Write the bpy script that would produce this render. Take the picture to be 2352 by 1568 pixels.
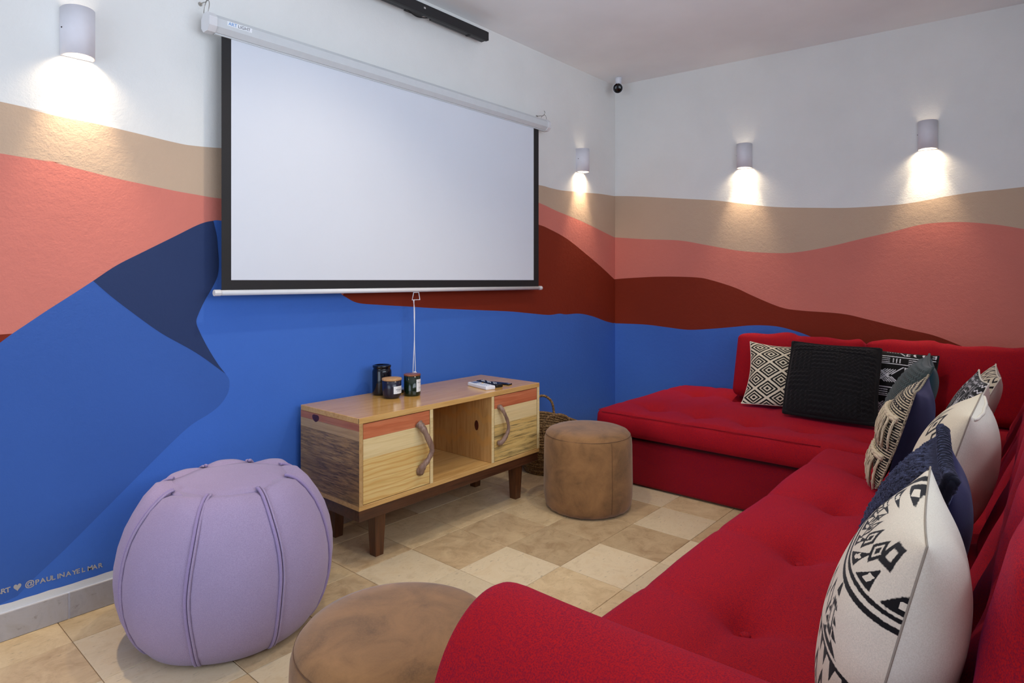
import bpy, bmesh, math, random
import numpy as np
from mathutils import Vector, Matrix
random.seed(7); rng = np.random.default_rng(7)
for o in list(bpy.data.objects): bpy.data.objects.remove(o, do_unlink=True)
scene = bpy.context.scene
COL = scene.collection

# ---------------------------------------------------------------- camera, world, light, exposure
cd = bpy.data.cameras.new('camera'); cam = bpy.data.objects.new('camera', cd); COL.objects.link(cam)
cd.sensor_width = 36.0; cd.lens = 36.0*1430/2352; cd.shift_y = -141/2352; cd.clip_start = .02
fw = Vector((.7570, .6533, 0)).normalized()
cam.location = (0, 0, 1.22); cam.rotation_euler = (math.pi/2, 0, math.atan2(fw.y, fw.x)-math.pi/2)
scene.camera = cam
scene.view_settings.view_transform = 'Standard'; scene.view_settings.look = 'None'
scene.view_settings.gamma = 1.0; scene.view_settings.use_curve_mapping = False
scene.view_settings.exposure = 0.05
world = bpy.data.worlds.new('world'); scene.world = world; world.use_nodes = True
wb = world.node_tree.nodes['Background']; wb.inputs[0].default_value = (.62, .76, 1.0, 1); wb.inputs[1].default_value = 1.0

def area(name, loc, direction, sx, sy, power, color, spread=math.pi):
    l = bpy.data.lights.new(name, 'AREA'); l.shape = 'RECTANGLE'; l.size = sx; l.size_y = sy
    l.energy = power; l.color = color; l.spread = spread
    o = bpy.data.objects.new(name, l); COL.objects.link(o); o.location = loc
    o.rotation_euler = Vector(direction).to_track_quat('-Z', 'Y').to_euler(); return o
# daylight through the window behind the sofa and the glass door behind the photographer
WIN_POWER, DOOR_POWER = 50, 36
area('window_daylight', (1.45, -.64, 1.88), (0, 1, .55), 2.3, 1.6, WIN_POWER, (.80, .89, 1.0))
area('door_daylight', (-1.75, 1.25, 1.35), (1, 0, .65), 2.0, 2.4, DOOR_POWER, (.72, .84, 1.0))
LAMP_POWER = 9.0
DOWN_POWER = 34.0
WARM = (1.0, .80, .55)

# ---------------------------------------------------------------- helpers
def s2l(c):
    c = [v/255 for v in c]
    return tuple(v/12.92 if v <= .04045 else ((v+.055)/1.055)**2.4 for v in c)

class NT:
    def __init__(self, name):
        self.m = bpy.data.materials.new(name); self.m.use_nodes = True
        self.t = self.m.node_tree; self.b = self.t.nodes['Principled BSDF']; self._c = None
    def n(self, t, **k):
        n = self.t.nodes.new(t)
        for a, v in k.items(): setattr(n, a, v)
        return n
    def l(self, a, b): self.t.links.new(a, b)
    def co(self, kind='Object'):
        if not self._c: self._c = self.n('ShaderNodeTexCoord')
        return self._c.outputs[kind]
    def map(self, vec, scale=(1, 1, 1), loc=(0, 0, 0), rot=(0, 0, 0)):
        n = self.n('ShaderNodeMapping'); n.inputs['Scale'].default_value = scale
        n.inputs['Location'].default_value = loc; n.inputs['Rotation'].default_value = rot
        self.l(vec, n.inputs['Vector']); return n.outputs[0]
    def noise(self, vec, scale, detail=4, rough=.55, dist=0):
        n = self.n('ShaderNodeTexNoise'); n.inputs['Scale'].default_value = scale
        n.inputs['Detail'].default_value = detail; n.inputs['Roughness'].default_value = rough
        n.inputs['Distortion'].default_value = dist
        self.l(vec, n.inputs['Vector']); return n.outputs['Fac']
    def ramp(self, fac, stops):
        n = self.n('ShaderNodeValToRGB'); e = n.color_ramp.elements
        while len(e) < len(stops): e.new(.5)
        for i, (p, c) in enumerate(stops):
            e[i].position = p; e[i].color = (*c, 1)
        self.l(fac, n.inputs[0]); return n.outputs[0]
    def mix(self, fac, a, b, mode='MIX'):
        n = self.n('ShaderNodeMix', data_type='RGBA', blend_type=mode)
        for idx, v in ((0, fac), (6, a), (7, b)):
            if hasattr(v, 'is_linked') or isinstance(v, bpy.types.NodeSocket): self.l(v, n.inputs[idx])
            elif isinstance(v, (int, float)): n.inputs[idx].default_value = v
            else: n.inputs[idx].default_value = (*v, 1)
        return n.outputs[2]
    def bump(self, h, strength, dist=.002, prev=None):
        n = self.n('ShaderNodeBump'); n.inputs['Strength'].default_value = strength; n.inputs['Distance'].default_value = dist
        self.l(h, n.inputs['Height'])
        if prev is not None: self.l(prev, n.inputs['Normal'])
        self.l(n.outputs[0], self.b.inputs['Normal']); return n.outputs[0]
    def col(self, c):
        i = self.b.inputs['Base Color']
        if isinstance(c, bpy.types.NodeSocket): self.l(c, i)
        else: i.default_value = (*c, 1)
    def set(self, **k):
        for a, v in k.items(): self.b.inputs[a.replace('_', ' ')].default_value = v
        return self.m

def plain(name, rgb, rough=.5, metal=0, var=.06, scale=30, bump=0, bscale=200, bdist=.001, **k):
    m = NT(name); c = s2l(rgb)
    f = m.noise(m.co(), scale)
    m.col(m.ramp(f, [(.3, tuple(v*(1-var) for v in c)), (.7, tuple(min(1, v*(1+var)) for v in c))]))
    if bump: m.bump(m.noise(m.co(), bscale, 3), bump, bdist)
    m.set(Roughness=rough, Metallic=metal, **k); return m.m

def fabric(name, rgb, rgb2=None, speck=.35, fine=900, rough=.9, sheen=.25, tint=None, bump=.25, patch=.08):
    """woven cloth: fine speckle of a darker thread, soft large patches, fine bump"""
    m = NT(name); c = s2l(rgb); d = s2l(rgb2) if rgb2 else tuple(v*.55 for v in c)
    f = m.noise(m.co(), fine, 2, .6)
    base = m.ramp(f, [(.38, tuple(a*(1-speck)+b*speck for a, b in zip(c, d))), (.62, c)])
    g = m.noise(m.co(), 6, 3)
    base = m.mix(m.ramp(g, [(.35, (0, 0, 0)), (.65, (patch*4,)*3)]), base, tuple(v*.8 for v in c))
    m.col(base)
    m.bump(m.noise(m.co(), fine*.8, 2, .6), bump, .0015)
    m.set(Roughness=rough, Sheen_Weight=sheen, Sheen_Roughness=.45, Specular_IOR_Level=.2)
    m.b.inputs['Sheen Tint'].default_value = (*(tint or (1, 1, 1)), 1)
    return m.m

def link(name, me, mat=None, parent=None, smooth=True):
    o = bpy.data.objects.new(name, me); COL.objects.link(o)
    if mat is not None:
        me.materials.clear()
        for mm in (mat if isinstance(mat, (list, tuple)) else [mat]): me.materials.append(mm)
    if smooth and len(me.polygons): me.polygons.foreach_set('use_smooth', [True]*len(me.polygons))
    if parent is not None: o.parent = parent
    return o
def mesh(name, v, f, mat=None, parent=None, smooth=True):
    me = bpy.data.meshes.new(name); me.from_pydata([tuple(map(float, p)) for p in v], [], [tuple(map(int, q)) for q in f]); me.update()
    return link(name, me, mat, parent, smooth)
def bm_obj(name, bm, mat=None, parent=None, smooth=False):
    me = bpy.data.meshes.new(name); bmesh.ops.recalc_face_normals(bm, faces=bm.faces); bm.to_mesh(me); bm.free()
    return link(name, me, mat, parent, smooth)
def tag(o, label, cat, group=None):
    o['label'] = label; o['category'] = cat
    if group: o['group'] = group
    return o
def struct(o): o['kind'] = 'structure'; return o
def thing(name, label, cat, loc=(0, 0, 0), group=None, rz=0):
    o = bpy.data.objects.new(name, None); COL.objects.link(o); o.location = loc; o.rotation_euler = (0, 0, rz)
    o.empty_display_size = .05
    return tag(o, label, cat, group)
def bbox(bm, x0, x1, y0, y1, z0, z1, bev=0, seg=2):
    r = bmesh.ops.create_cube(bm, size=1.0)
    vs = r['verts']
    bmesh.ops.scale(bm, vec=(x1-x0, y1-y0, z1-z0), verts=vs)
    bmesh.ops.translate(bm, vec=((x0+x1)/2, (y0+y1)/2, (z0+z1)/2), verts=vs)
    if bev:
        es = list({e for v in vs for e in v.link_edges})
        bmesh.ops.bevel(bm, geom=es, offset=bev, segments=seg, affect='EDGES', profile=.5)
def box(name, x0, x1, y0, y1, z0, z1, mat, parent=None, bev=0, seg=2):
    bm = bmesh.new(); bbox(bm, x0, x1, y0, y1, z0, z1, bev, seg); return bm_obj(name, bm, mat, parent)
def lathe_vf(prof, n=48, fr=None):
    """prof: list of (r,z); fr(a,i) optional radius factor"""
    v = []; f = []
    for i, (r, z) in enumerate(prof):
        for k in range(n):
            a = 2*math.pi*k/n; q = r*(fr(a, i) if fr else 1)
            v.append((q*math.cos(a), q*math.sin(a), z))
    for i in range(len(prof)-1):
        for k in range(n):
            k2 = (k+1) % n; f.append((i*n+k, i*n+k2, (i+1)*n+k2, (i+1)*n+k))
    f.append(tuple(range(n-1, -1, -1))); f.append(tuple((len(prof)-1)*n+k for k in range(n)))
    return v, f
def tube_vf(pts, r, n=8, closed=False, taper=None, base=0):
    pts = [Vector(p) for p in pts]; N = len(pts); v = []; f = []
    up = None
    for i, p in enumerate(pts):
        a = pts[(i-1) % N] if (closed or i > 0) else p
        b = pts[(i+1) % N] if (closed or i < N-1) else p
        t = (b-a).normalized()
        if up is None:
            up = t.orthogonal().normalized()
        up = (up - t*up.dot(t))
        if up.length < 1e-6: up = t.orthogonal()
        up.normalize(); w = t.cross(up)
        rr = r if not callable(taper) else r*taper(i/(N-1 if N > 1 else 1))
        for k in range(n):
            q = 2*math.pi*k/n; v.append(tuple(p + (up*math.cos(q)+w*math.sin(q))*rr))
    M = N if closed else N-1
    for i in range(M):
        j = (i+1) % N
        for k in range(n):
            k2 = (k+1) % n; f.append((base+i*n+k, base+i*n+k2, base+j*n+k2, base+j*n+k))
    if not closed:
        f.append(tuple(base+k for k in range(n-1, -1, -1))); f.append(tuple(base+(N-1)*n+k for k in range(n)))
    return v, f
def tube(name, pts, r, mat, parent=None, n=8, closed=False, taper=None):
    v, f = tube_vf(pts, r, n, closed, taper); return mesh(name, v, f, mat, parent)
def smooth_path(pts, per=6):
    P = [np.array(p, float) for p in pts]; P = [2*P[0]-P[1]]+P+[2*P[-1]-P[-2]]; out = []
    for i in range(1, len(P)-2):
        for k in range(per):
            t = k/per; a, b, c, d = P[i-1:i+3]
            out.append(.5*((2*b)+(-a+c)*t+(2*a-5*b+4*c-d)*t*t+(-a+3*b-3*c+d)*t**3))
    out.append(P[-2]); return [tuple(p) for p in out]
def edge_samples(n, h, r):
    """sample positions in [-h,h] with dense ends of width r"""
    e = np.linspace(-h, -h+r, 6)[:-1]
    m = np.linspace(-h+r, h-r, max(2, n)); return np.concatenate([e, m, -e[::-1]])
def rbox(size, r, n=(12, 12, 4), disp=None, lo=None):
    """rounded box centred on origin; disp(P,N)->P numpy displacement"""
    h = np.array(size)/2; S = [edge_samples(n[i], h[i], r) for i in range(3)]
    idx = {}; V = []; Fc = []
    def vid(p):
        k = tuple(np.round(p, 6))
        if k not in idx: idx[k] = len(V); V.append(p)
        return idx[k]
    for ax in range(3):
        a, b = (ax+1) % 3, (ax+2) % 3
        for sg in (-1, 1):
            G = [[None]*len(S[b]) for _ in S[a]]
            for i, x in enumerate(S[a]):
                for j, y in enumerate(S[b]):
                    p = np.zeros(3); p[ax] = sg*h[ax]; p[a] = x; p[b] = y; G[i][j] = vid(p)
            for i in range(len(S[a])-1):
                for j in range(len(S[b])-1):
                    q = (G[i][j], G[i+1][j], G[i+1][j+1], G[i][j+1]); Fc.append(q if sg > 0 else q[::-1])
    V = np.array(V); inner = np.clip(V, -(h-r), h-r); d = V-inner; L = np.linalg.norm(d, axis=1, keepdims=True)
    N = d/np.maximum(L, 1e-9); V = inner+N*r
    if disp is not None: V = disp(V, N)
    return V, Fc
def text_obj(name, txt, size, mat, parent, M, depth=.0006, shear=0, bold=0):
    cu = bpy.data.curves.new(name, 'FONT'); cu.body = txt; cu.size = size; cu.extrude = depth/2; cu.shear = shear; cu.offset = bold
    cu.align_x = 'LEFT'
    o = bpy.data.objects.new(name+'_tmp', cu); COL.objects.link(o)
    dg = bpy.context.evaluated_depsgraph_get(); dg.update()
    me = bpy.data.meshes.new_from_object(o.evaluated_get(dg)); bpy.data.objects.remove(o, do_unlink=True)
    me.transform(M); return link(name, me, mat, parent, smooth=False)
def smoothstep(a, b, x):
    t = np.clip((x-a)/(b-a), 0, 1); return t*t*(3-2*t)

# ---------------------------------------------------------------- materials of the setting
def wall_mat(name, rgb, rough=.75, bump=.2):
    m = NT(name); c = s2l(rgb)
    f = m.noise(m.co(), 2.2, 4); m.col(m.ramp(f, [(.3, tuple(v*.96 for v in c)), (.7, tuple(min(1, v*1.03) for v in c))]))
    n1 = m.bump(m.noise(m.co(), 160, 3, .6), bump, .004); m.bump(m.noise(m.co(), 38, 3, .5), bump*.8, .006, n1)
    return m.set(Roughness=rough, Specular_IOR_Level=.3)
M_WHITE = wall_mat('white wall paint', (230, 230, 227))
M_CEIL = wall_mat('ceiling paint', (240, 240, 240), bump=.05)
M_TAN = wall_mat('tan mural paint', (196, 170, 146)); M_PINK = wall_mat('pink mural paint', (212, 124, 110))
M_RED = wall_mat('rust mural paint', (126, 38, 12)); M_BLUE = wall_mat('bright blue mural paint', (63, 110, 198))
M_LBLUE = wall_mat('mid blue mural paint', (56, 96, 174)); M_NAVY = wall_mat('navy mural paint', (38, 56, 98))
def stone(name, stops, grey=False):
    m = NT(name); oi = m.n('ShaderNodeObjectInfo')
    ofs = m.n('ShaderNodeVectorMath', operation='MULTIPLY_ADD'); ofs.inputs[1].default_value = (1, 1, 1)
    comb = m.n('ShaderNodeCombineXYZ'); mul = m.n('ShaderNodeMath', operation='MULTIPLY'); mul.inputs[1].default_value = 37.0
    m.l(oi.outputs['Random'], mul.inputs[0])
    for i in range(3): m.l(mul.outputs[0], comb.inputs[i])
    m.l(m.co(), ofs.inputs[0]); m.l(comb.outputs[0], ofs.inputs[2]); v = ofs.outputs[0]
    f1 = m.noise(v, 11, 8, .68, .8); base = m.ramp(f1, [(.32, s2l(stops[0])), (.5, s2l(stops[1])), (.68, s2l(stops[2]))])
    sv = m.map(v, (22, 70, 30)); f2 = m.noise(sv, 1.6, 4, .65)
    base = m.mix(m.ramp(f2, [(.60, (0, 0, 0)), (.74, (.5,)*3)]), base, s2l((112, 92, 70)))
    br = m.n('ShaderNodeMapRange'); br.inputs[3].default_value = .86; br.inputs[4].default_value = 1.08
    m.l(oi.outputs['Random'], br.inputs[0])
    cc = m.n('ShaderNodeCombineXYZ')
    for i in range(3): m.l(br.outputs[0], cc.inputs[i])
    m.col(m.mix(1.0, base, cc.outputs[0], 'MULTIPLY'))
    m.bump(f2, .08, .002)
    return m.set(Roughness=.42, Specular_IOR_Level=.35)
M_TILE = [stone('cream travertine', ((222, 200, 162), (234, 214, 178), (228, 204, 164))),
          stone('tan travertine', ((200, 172, 130), (216, 190, 148), (226, 202, 160))),
          stone('brown travertine', ((182, 152, 114), (204, 176, 136), (218, 192, 150)))]
M_GROUT = plain('grout', (176, 154, 126), .9)
M_SKIRT = stone('grey skirting stone', ((168, 164, 166), (184, 180, 180), (176, 170, 166)))
M_SKGROUT = plain('pale skirting grout', (206, 208, 220), .9)
# ---------------------------------------------------------------- the room
ZC = 2.805; YL = 2.685
BC = Vector((4.40, 2.685, 0)); BD = Vector((.22, -2.585, 0)).normalized(); BN = Vector((BD.y, -BD.x, 0))   # back wall: corner, run, inward normal
BLEN = 3.20
floor = struct(box('floor', -1.6, 4.95, -.75, 2.8, -.12, -.004, M_GROUT))
def tile_mesh(sx, sy, h, bev):
    bm = bmesh.new(); bbox(bm, -sx/2, sx/2, -sy/2, sy/2, -h, 0, 0)
    es = [e for e in bm.edges if all(v.co.z > -1e-6 for v in e.verts)]
    bmesh.ops.bevel(bm, geom=es, offset=bev, segments=1, affect='EDGES')
    me = bpy.data.meshes.new('tile'); bm.to_mesh(me); bm.free(); return me
P0 = .305
tmesh = []
for m in M_TILE:
    me = tile_mesh(P0-.0025, P0-.0025, .02, .0012); me.materials.append(m); tmesh.append(me)
light = {(2.3, 1.43), (2.91, 1.43), (.77, 2.34), (1.69, 1.735), (1.99, 1.735), (1.69, 2.04), (1.38, 1.735), (1.08, 1.735)}
brown = {(2.6, 1.735), (2.0, 2.04), (2.3, 2.04), (.47, 2.34), (1.08, 2.04), (2.6, 1.43)}
def near(c, S): return any(abs(c[0]-a) < .1 and abs(c[1]-b) < .1 for a, b in S)
for i in range(-12, 9):
    for j in range(-6, 5):
        cx, cy = 2.147+P0*(i+.5), 1.275+P0*(j+.5)
        if cx-P0/2 < -1.5 or cy > 2.75 or cy < -.5: continue
        k = 0 if near((cx, cy), light) else 2 if near((cx, cy), brown) else random.choice((0, 1, 1, 2, 2))
        t = bpy.data.objects.new('tile', tmesh[k]); COL.objects.link(t); t.location = (cx, cy, 0); t.parent = floor
        t.rotation_euler = (0, 0, random.choice((0, math.pi)))
ceiling = struct(box('ceiling', -1.6, 4.95, -.75, 2.8, ZC, ZC+.12, M_CEIL))
wall_left = struct(box('wall_left', -1.6, 4.95, YL, YL+.12, 0, ZC, M_WHITE))
bm = bmesh.new()
q = [BC-BD*.2, BC+BD*BLEN, BC+BD*BLEN-BN*.12, BC-BD*.2-BN*.12]
vs = [bm.verts.new((p.x, p.y, z)) for z in (0, ZC) for p in q]
bm.faces.new(vs[:4]); bm.faces.new(vs[4:])
for i in range(4): bm.faces.new((vs[i], vs[(i+1) % 4], vs[4+(i+1) % 4], vs[4+i]))
wall_back = struct(bm_obj('wall_back', bm, M_WHITE))
def holed_wall(name, along, at, a0, a1, h0, h1, z0, z1, thick, mat):
    """wall in the plane y=at (along='x') or x=at (along='y') with one opening"""
    bm = bmesh.new(); lo, hi = {'x': (-1.6, 4.95), 'y': (-.75, 2.8)}[along]
    for (p0, p1, q0, q1) in ((lo, a0, 0, ZC), (a1, hi, 0, ZC), (a0, a1, 0, z0), (a0, a1, z1, ZC)):
        if p1-p0 < 1e-4 or q1-q0 < 1e-4: continue
        if along == 'x': bbox(bm, p0, p1, at-thick, at, q0, q1)
        else: bbox(bm, at-thick, at, p0, p1, q0, q1)
    return struct(bm_obj(name, bm, mat))
wall_right = holed_wall('wall_right', 'x', -.5, .25, 2.65, 0, 0, 1.05, 2.72, .12, M_WHITE)
wall_front = holed_wall('wall_front', 'y', -1.5, .25, 2.25, 0, 0, 0, 2.6, .12, M_WHITE)
M_FRAME = plain('white window frame', (228, 228, 226), .4)
def glass_mat():
    m = NT('window glass'); t = m.t; t.nodes.remove(m.b)
    tr = m.n('ShaderNodeBsdfTransparent'); gl = m.n('ShaderNodeBsdfGlossy'); gl.inputs['Roughness'].default_value = .02
    fr = m.n('ShaderNodeFresnel'); fr.inputs[0].default_value = 1.35; mx = m.n('ShaderNodeMixShader')
    m.l(fr.outputs[0], mx.inputs[0]); m.l(tr.outputs[0], mx.inputs[1]); m.l(gl.outputs[0], mx.inputs[2])
    m.l(mx.outputs[0], t.nodes['Material Output'].inputs[0]); return m.m
M_GLASS = glass_mat()
def window(name, along, at, a0, a1, z0, z1, n):
    w = bpy.data.objects.new(name, None); COL.objects.link(w); struct(w)
    B = (lambda nm, p0, p1, d0, d1, q0, q1, m: box(nm, p0, p1, at+d0, at+d1, q0, q1, m, w)) if along == 'x' else \
        (lambda nm, p0, p1, d0, d1, q0, q1, m: box(nm, at+d0, at+d1, p0, p1, q0, q1, m, w))
    B('window_frame', a0, a1, -.07, -.02, z0, z0+.05, M_FRAME); B('window_frame', a0, a1, -.07, -.02, z1-.05, z1, M_FRAME)
    for i in range(n+1):
        c = a0+(a1-a0)*i/n; c0, c1 = max(a0, c-.025), min(a1, c+.025); B('window_frame', c0, c1, -.07, -.02, z0+.05, z1-.05, M_FRAME)
    for i in range(n):
        c0 = a0+(a1-a0)*i/n; c1 = a0+(a1-a0)*(i+1)/n; B('pane', c0+.025, c1-.025, -.048, -.042, z0+.05, z1-.05, M_GLASS)
window('window_1', 'x', -.5, .25, 2.65, 1.05, 2.72, 3)
window('door_1', 'y', -1.5, .25, 2.25, 0.01, 2.6, 2)

# mural: flat coats of paint on the two walls, given as outlines (run along wall, height)
TAN_L = [(0.462,1.823),(0.533,1.816),(0.621,1.806),(0.714,1.803),(0.799,1.797),(0.903,1.788),(1.016,1.778),(1.083,1.776),(1.205,1.785),(1.425,1.81),(1.743,1.85),(2.119,1.857),(2.608,1.867),(3.042,1.87),(3.398,1.88),(3.538,1.874),(3.664,1.872),(3.828,1.881),(3.943,1.886),(4.174,1.9),(4.375,1.904)]
PINK_L = [(0.462,1.648),(0.57,1.645),(0.647,1.633),(0.799,1.608),(0.903,1.595),(1.016,1.582),(1.101,1.575),(1.21,1.569),(1.425,1.579),(1.743,1.624),(2.119,1.697),(2.608,1.775),(3.042,1.796),(3.398,1.756),(3.611,1.716),(3.943,1.661),(4.388,1.568)]
HILL_L = [(0.462,1.008),(0.497,1.038),(0.533,1.066),(0.583,1.105),(0.626,1.137),(0.68,1.177),(0.733,1.217),(0.81,1.276),(0.903,1.331),(1.019,1.398),(1.094,1.442),(1.134,1.461),(1.166,1.47),(1.209,1.474),(1.384,1.451),(1.6,1.32),(1.81,1.144)]
REDBIT = [(0.462,1.036),(0.495,1.037),(0.462,1.008)]
NAVY = [(0.733,1.217),(0.81,1.276),(0.903,1.331),(1.019,1.398),(1.094,1.442),(1.134,1.461),(1.172,1.469),(1.185,1.411),(1.19,1.356),(1.194,1.3),(1.19,1.244),(1.172,1.198),(1.136,1.134),(1.111,1.08),(1.102,1.044),(1.118,0.998),(1.15,0.932),(1.19,0.863),(1.223,0.817),(1.101,0.918),(0.967,1.008),(0.858,1.099),(0.791,1.159)]
LBLUE_R = [(1.223,0.817),(1.237,0.793),(1.24,0.764),(1.231,0.728),(1.199,0.686),(1.154,0.656),(1.083,0.622),(1.016,0.572),(0.903,0.475),(0.784,0.371),(0.647,0.252),(0.552,0.176),(0.509,0.135)]
RED_TOP_L = [(1.81,1.144),(1.923,1.272),(2.119,1.415),(2.434,1.542),(2.796,1.621),(3.129,1.632),(3.398,1.604),(3.508,1.584),(3.718,1.527),(3.943,1.435),(4.186,1.327),(4.388,1.227)]
RED_BOT_L = [(1.81,1.144),(1.896,1.104),(2.033,1.089),(2.24,1.073),(2.434,1.057),(2.796,1.033),(3.085,1.014),(3.288,0.994),(3.508,0.973),(3.637,0.977),(3.718,0.968),(3.885,0.967),(4.062,0.94),(4.25,0.893),(4.368,0.87)]
TAN_B = [(-0.007,1.907),(0.2,1.887),(0.541,1.844),(0.808,1.81),(0.997,1.774),(1.235,1.732),(1.512,1.707),(1.695,1.695),(1.939,1.695),(2.078,1.707),(2.233,1.73),(2.36,1.743),(2.462,1.747),(2.585,1.754)]
PINK_B = [(-0.007,1.569),(0.256,1.544),(0.541,1.523),(0.743,1.483),(0.997,1.431),(1.235,1.409),(1.376,1.411),(1.565,1.441),(1.77,1.489),(1.939,1.526),(2.078,1.561),(2.19,1.571),(2.318,1.566),(2.462,1.543),(2.585,1.512)]
RED_B = [(-0.007,1.227),(0.144,1.237),(0.401,1.247),(0.677,1.24),(0.808,1.214),(0.966,1.163),(1.091,1.105),(1.269,1.032),(1.396,1.012),(1.649,0.998),(1.809,0.964),(2.01,0.914),(2.152,0.882),(2.272,0.834),(2.381,0.784),(2.482,0.72)]
BLUE_B = [(-0.019,0.867),(0.256,0.868),(0.436,0.855),(0.61,0.843),(0.776,0.857),(0.935,0.877),(1.088,0.897),(1.235,0.897),(1.348,0.875),(1.464,0.836),(1.592,0.764),(1.72,0.658)]
SIG = [('A', 0.4485, 0.1603, 0.0235, 0.03), ('R', 0.4639, 0.1585, 0.0235, 0.03), ('T', 0.4765, 0.1577, 0.0235, 0.03), ('@', 0.5299, 0.156, 0.027, 0.03), ('P', 0.5583, 0.1551, 0.0235, 0.03), ('A', 0.5726, 0.1547, 0.0235, 0.03), ('U', 0.5902, 0.1545, 0.0235, 0.03), ('L', 0.6055, 0.1534, 0.0235, 0.03), ('I', 0.6219, 0.153, 0.0235, 0.03), ('N', 0.6276, 0.1529, 0.0235, 0.03), ('A', 0.6484, 0.1512, 0.0235, 0.03), ('Y', 0.6678, 0.1502, 0.0235, 0.03), ('E', 0.6797, 0.1502, 0.0235, 0.03), ('L', 0.6961, 0.1493, 0.0235, 0.03), ('M', 0.7143, 0.1481, 0.0235, 0.03), ('A', 0.7302, 0.147, 0.0235, 0.03), ('R', 0.7488, 0.1467, 0.0235, 0.03)]
HEART = (0.5091, 0.1663)

def poly_on(wall, name, pts, mat, layer, left=True):
    d = .0004*layer; bm = bmesh.new()
    def P(a, z, off): return (a, YL-off, z) if left else tuple(BC+BD*a+BN*off+Vector((0, 0, z)))
    bm.free()
    from mathutils.geometry import tessellate_polygon
    q = [pts[0]]
    for p in pts[1:]:
        if math.hypot(p[0]-q[-1][0], p[1]-q[-1][1]) > 1e-4: q.append(p)
    tri = tessellate_polygon([[Vector((a, z, 0)) for a, z in q]])
    vs = [P(a, z, d) for a, z in q]; want = Vector((0, -1, 0)) if left else BN; fs = []
    for t in tri:
        n = (Vector(vs[t[1]])-Vector(vs[t[0]])).cross(Vector(vs[t[2]])-Vector(vs[t[0]]))
        fs.append(t if n.dot(want) > 0 else (t[0], t[2], t[1]))
    return mesh(name, vs, fs, mat, wall, smooth=False)
def dens(c, per=6): return [tuple(p) for p in smooth_path([(a, z, 0) for a, z in c], per)]
def d2(c, per=6): return [(p[0], p[1]) for p in dens(c, per)]
ext0 = lambda c: [(-1.5, c[0][1]+.12)]+c
rag = [(x, .122+random.uniform(-.0025, .0025)-.004*(x-.46)) for x in np.arange(-1.5, 4.38, .035)]
ragR = [(a, z) for a, z in rag][::-1]
tanL, pinkL, hillL = d2(ext0(TAN_L)), d2(ext0(PINK_L)), d2(HILL_L)
poly_on(wall_left, 'mural_tan_band', tanL+[(4.40, TAN_L[-1][1])]+[(4.40, PINK_L[-1][1])]+pinkL[::-1], M_TAN, 1)
hill_full = [(-1.5, .6), (-.4, .62)]+hillL
redTL = d2(RED_TOP_L)
poly_on(wall_left, 'mural_pink_band', pinkL+[(4.40, PINK_L[-1][1]), (4.40, RED_TOP_L[-1][1])]+redTL[::-1]+hillL[::-1][1:]+[(-.4, .62), (-1.5, .6)], M_PINK, 1)
poly_on(wall_left, 'mural_rust_wedge', [(-.4, 1.03)]+REDBIT[:2]+[REDBIT[2], (-.4, .5)], M_RED, 2)
redBL = d2(RED_BOT_L)
poly_on(wall_left, 'mural_rust_hill', redTL+[(4.40, RED_TOP_L[-1][1]), (4.40, RED_BOT_L[-1][1])]+redBL[::-1][:-1], M_RED, 1)
poly_on(wall_left, 'mural_blue_ground', hill_full+redBL[1:]+[(4.40, RED_BOT_L[-1][1]), (4.40, .11)]+ragR, M_BLUE, 1)
hl = [p for p in hillL if p[0] < NAVY[0][0]-.001]
lbr = d2(LBLUE_R)
poly_on(wall_left, 'mural_mid_blue_slope', [(-1.5, .6), (-.4, .62)]+hl+[NAVY[0]]+d2(NAVY[18:][::-1]+[])[::-1][:0]+[NAVY[22], NAVY[21], NAVY[20], NAVY[19]]+lbr+[(.46, .125)]+[(a, z+.001) for a, z in ragR if a < .45], M_LBLUE, 2)
nav = [p for p in hillL if NAVY[0][0]-.002 < p[0] < NAVY[6][0]]+d2(NAVY[6:19])+d2(NAVY[18:]+[NAVY[0]])[1:-1]
poly_on(wall_left, 'mural_navy_face', nav, M_NAVY, 3)
extB = lambda c, z=None: d2(c)+[(BLEN, z if z is not None else c[-1][1])]
tB, pB, rB, bB = extB(TAN_B, 1.86), extB(PINK_B, 1.45), extB(RED_B, .5), extB(BLUE_B, .4)
poly_on(wall_back, 'mural_tan_band', tB+pB[::-1], M_TAN, 1, False)
poly_on(wall_back, 'mural_pink_band', pB+rB[::-1], M_PINK, 1, False)
poly_on(wall_back, 'mural_rust_hill', rB+bB[::-1], M_RED, 1, False)
poly_on(wall_back, 'mural_blue_ground', bB+[(BLEN, .12), (-.02, .12)], M_BLUE, 1, False)
# painted signature near the floor
M_SIG = plain('silver marker', (176, 172, 168), .5)
def wall_text(txt, x, z, size, rot, nm='signature_lettering'):
    M = Matrix.Translation((x, YL-.0016, z)) @ Matrix.Rotation(math.radians(90), 4, 'X') @ Matrix.Rotation(rot, 4, 'Z')
    return text_obj(nm, txt, size, M_SIG, wall_left, M, .0006, bold=.0005)
for ch, x, z, s, r in SIG: wall_text(ch, x, z, s, r)
hp = []
for k in range(28):
    t = 2*math.pi*k/28; hp.append((HEART[0]+.0011*16*math.sin(t)**3*.62, HEART[1]+.0011*(13*math.cos(t)-5*math.cos(2*t)-2*math.cos(3*t)-math.cos(4*t))*.78))
poly_on(wall_left, 'signature_heart', hp, M_SIG, 4)

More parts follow.
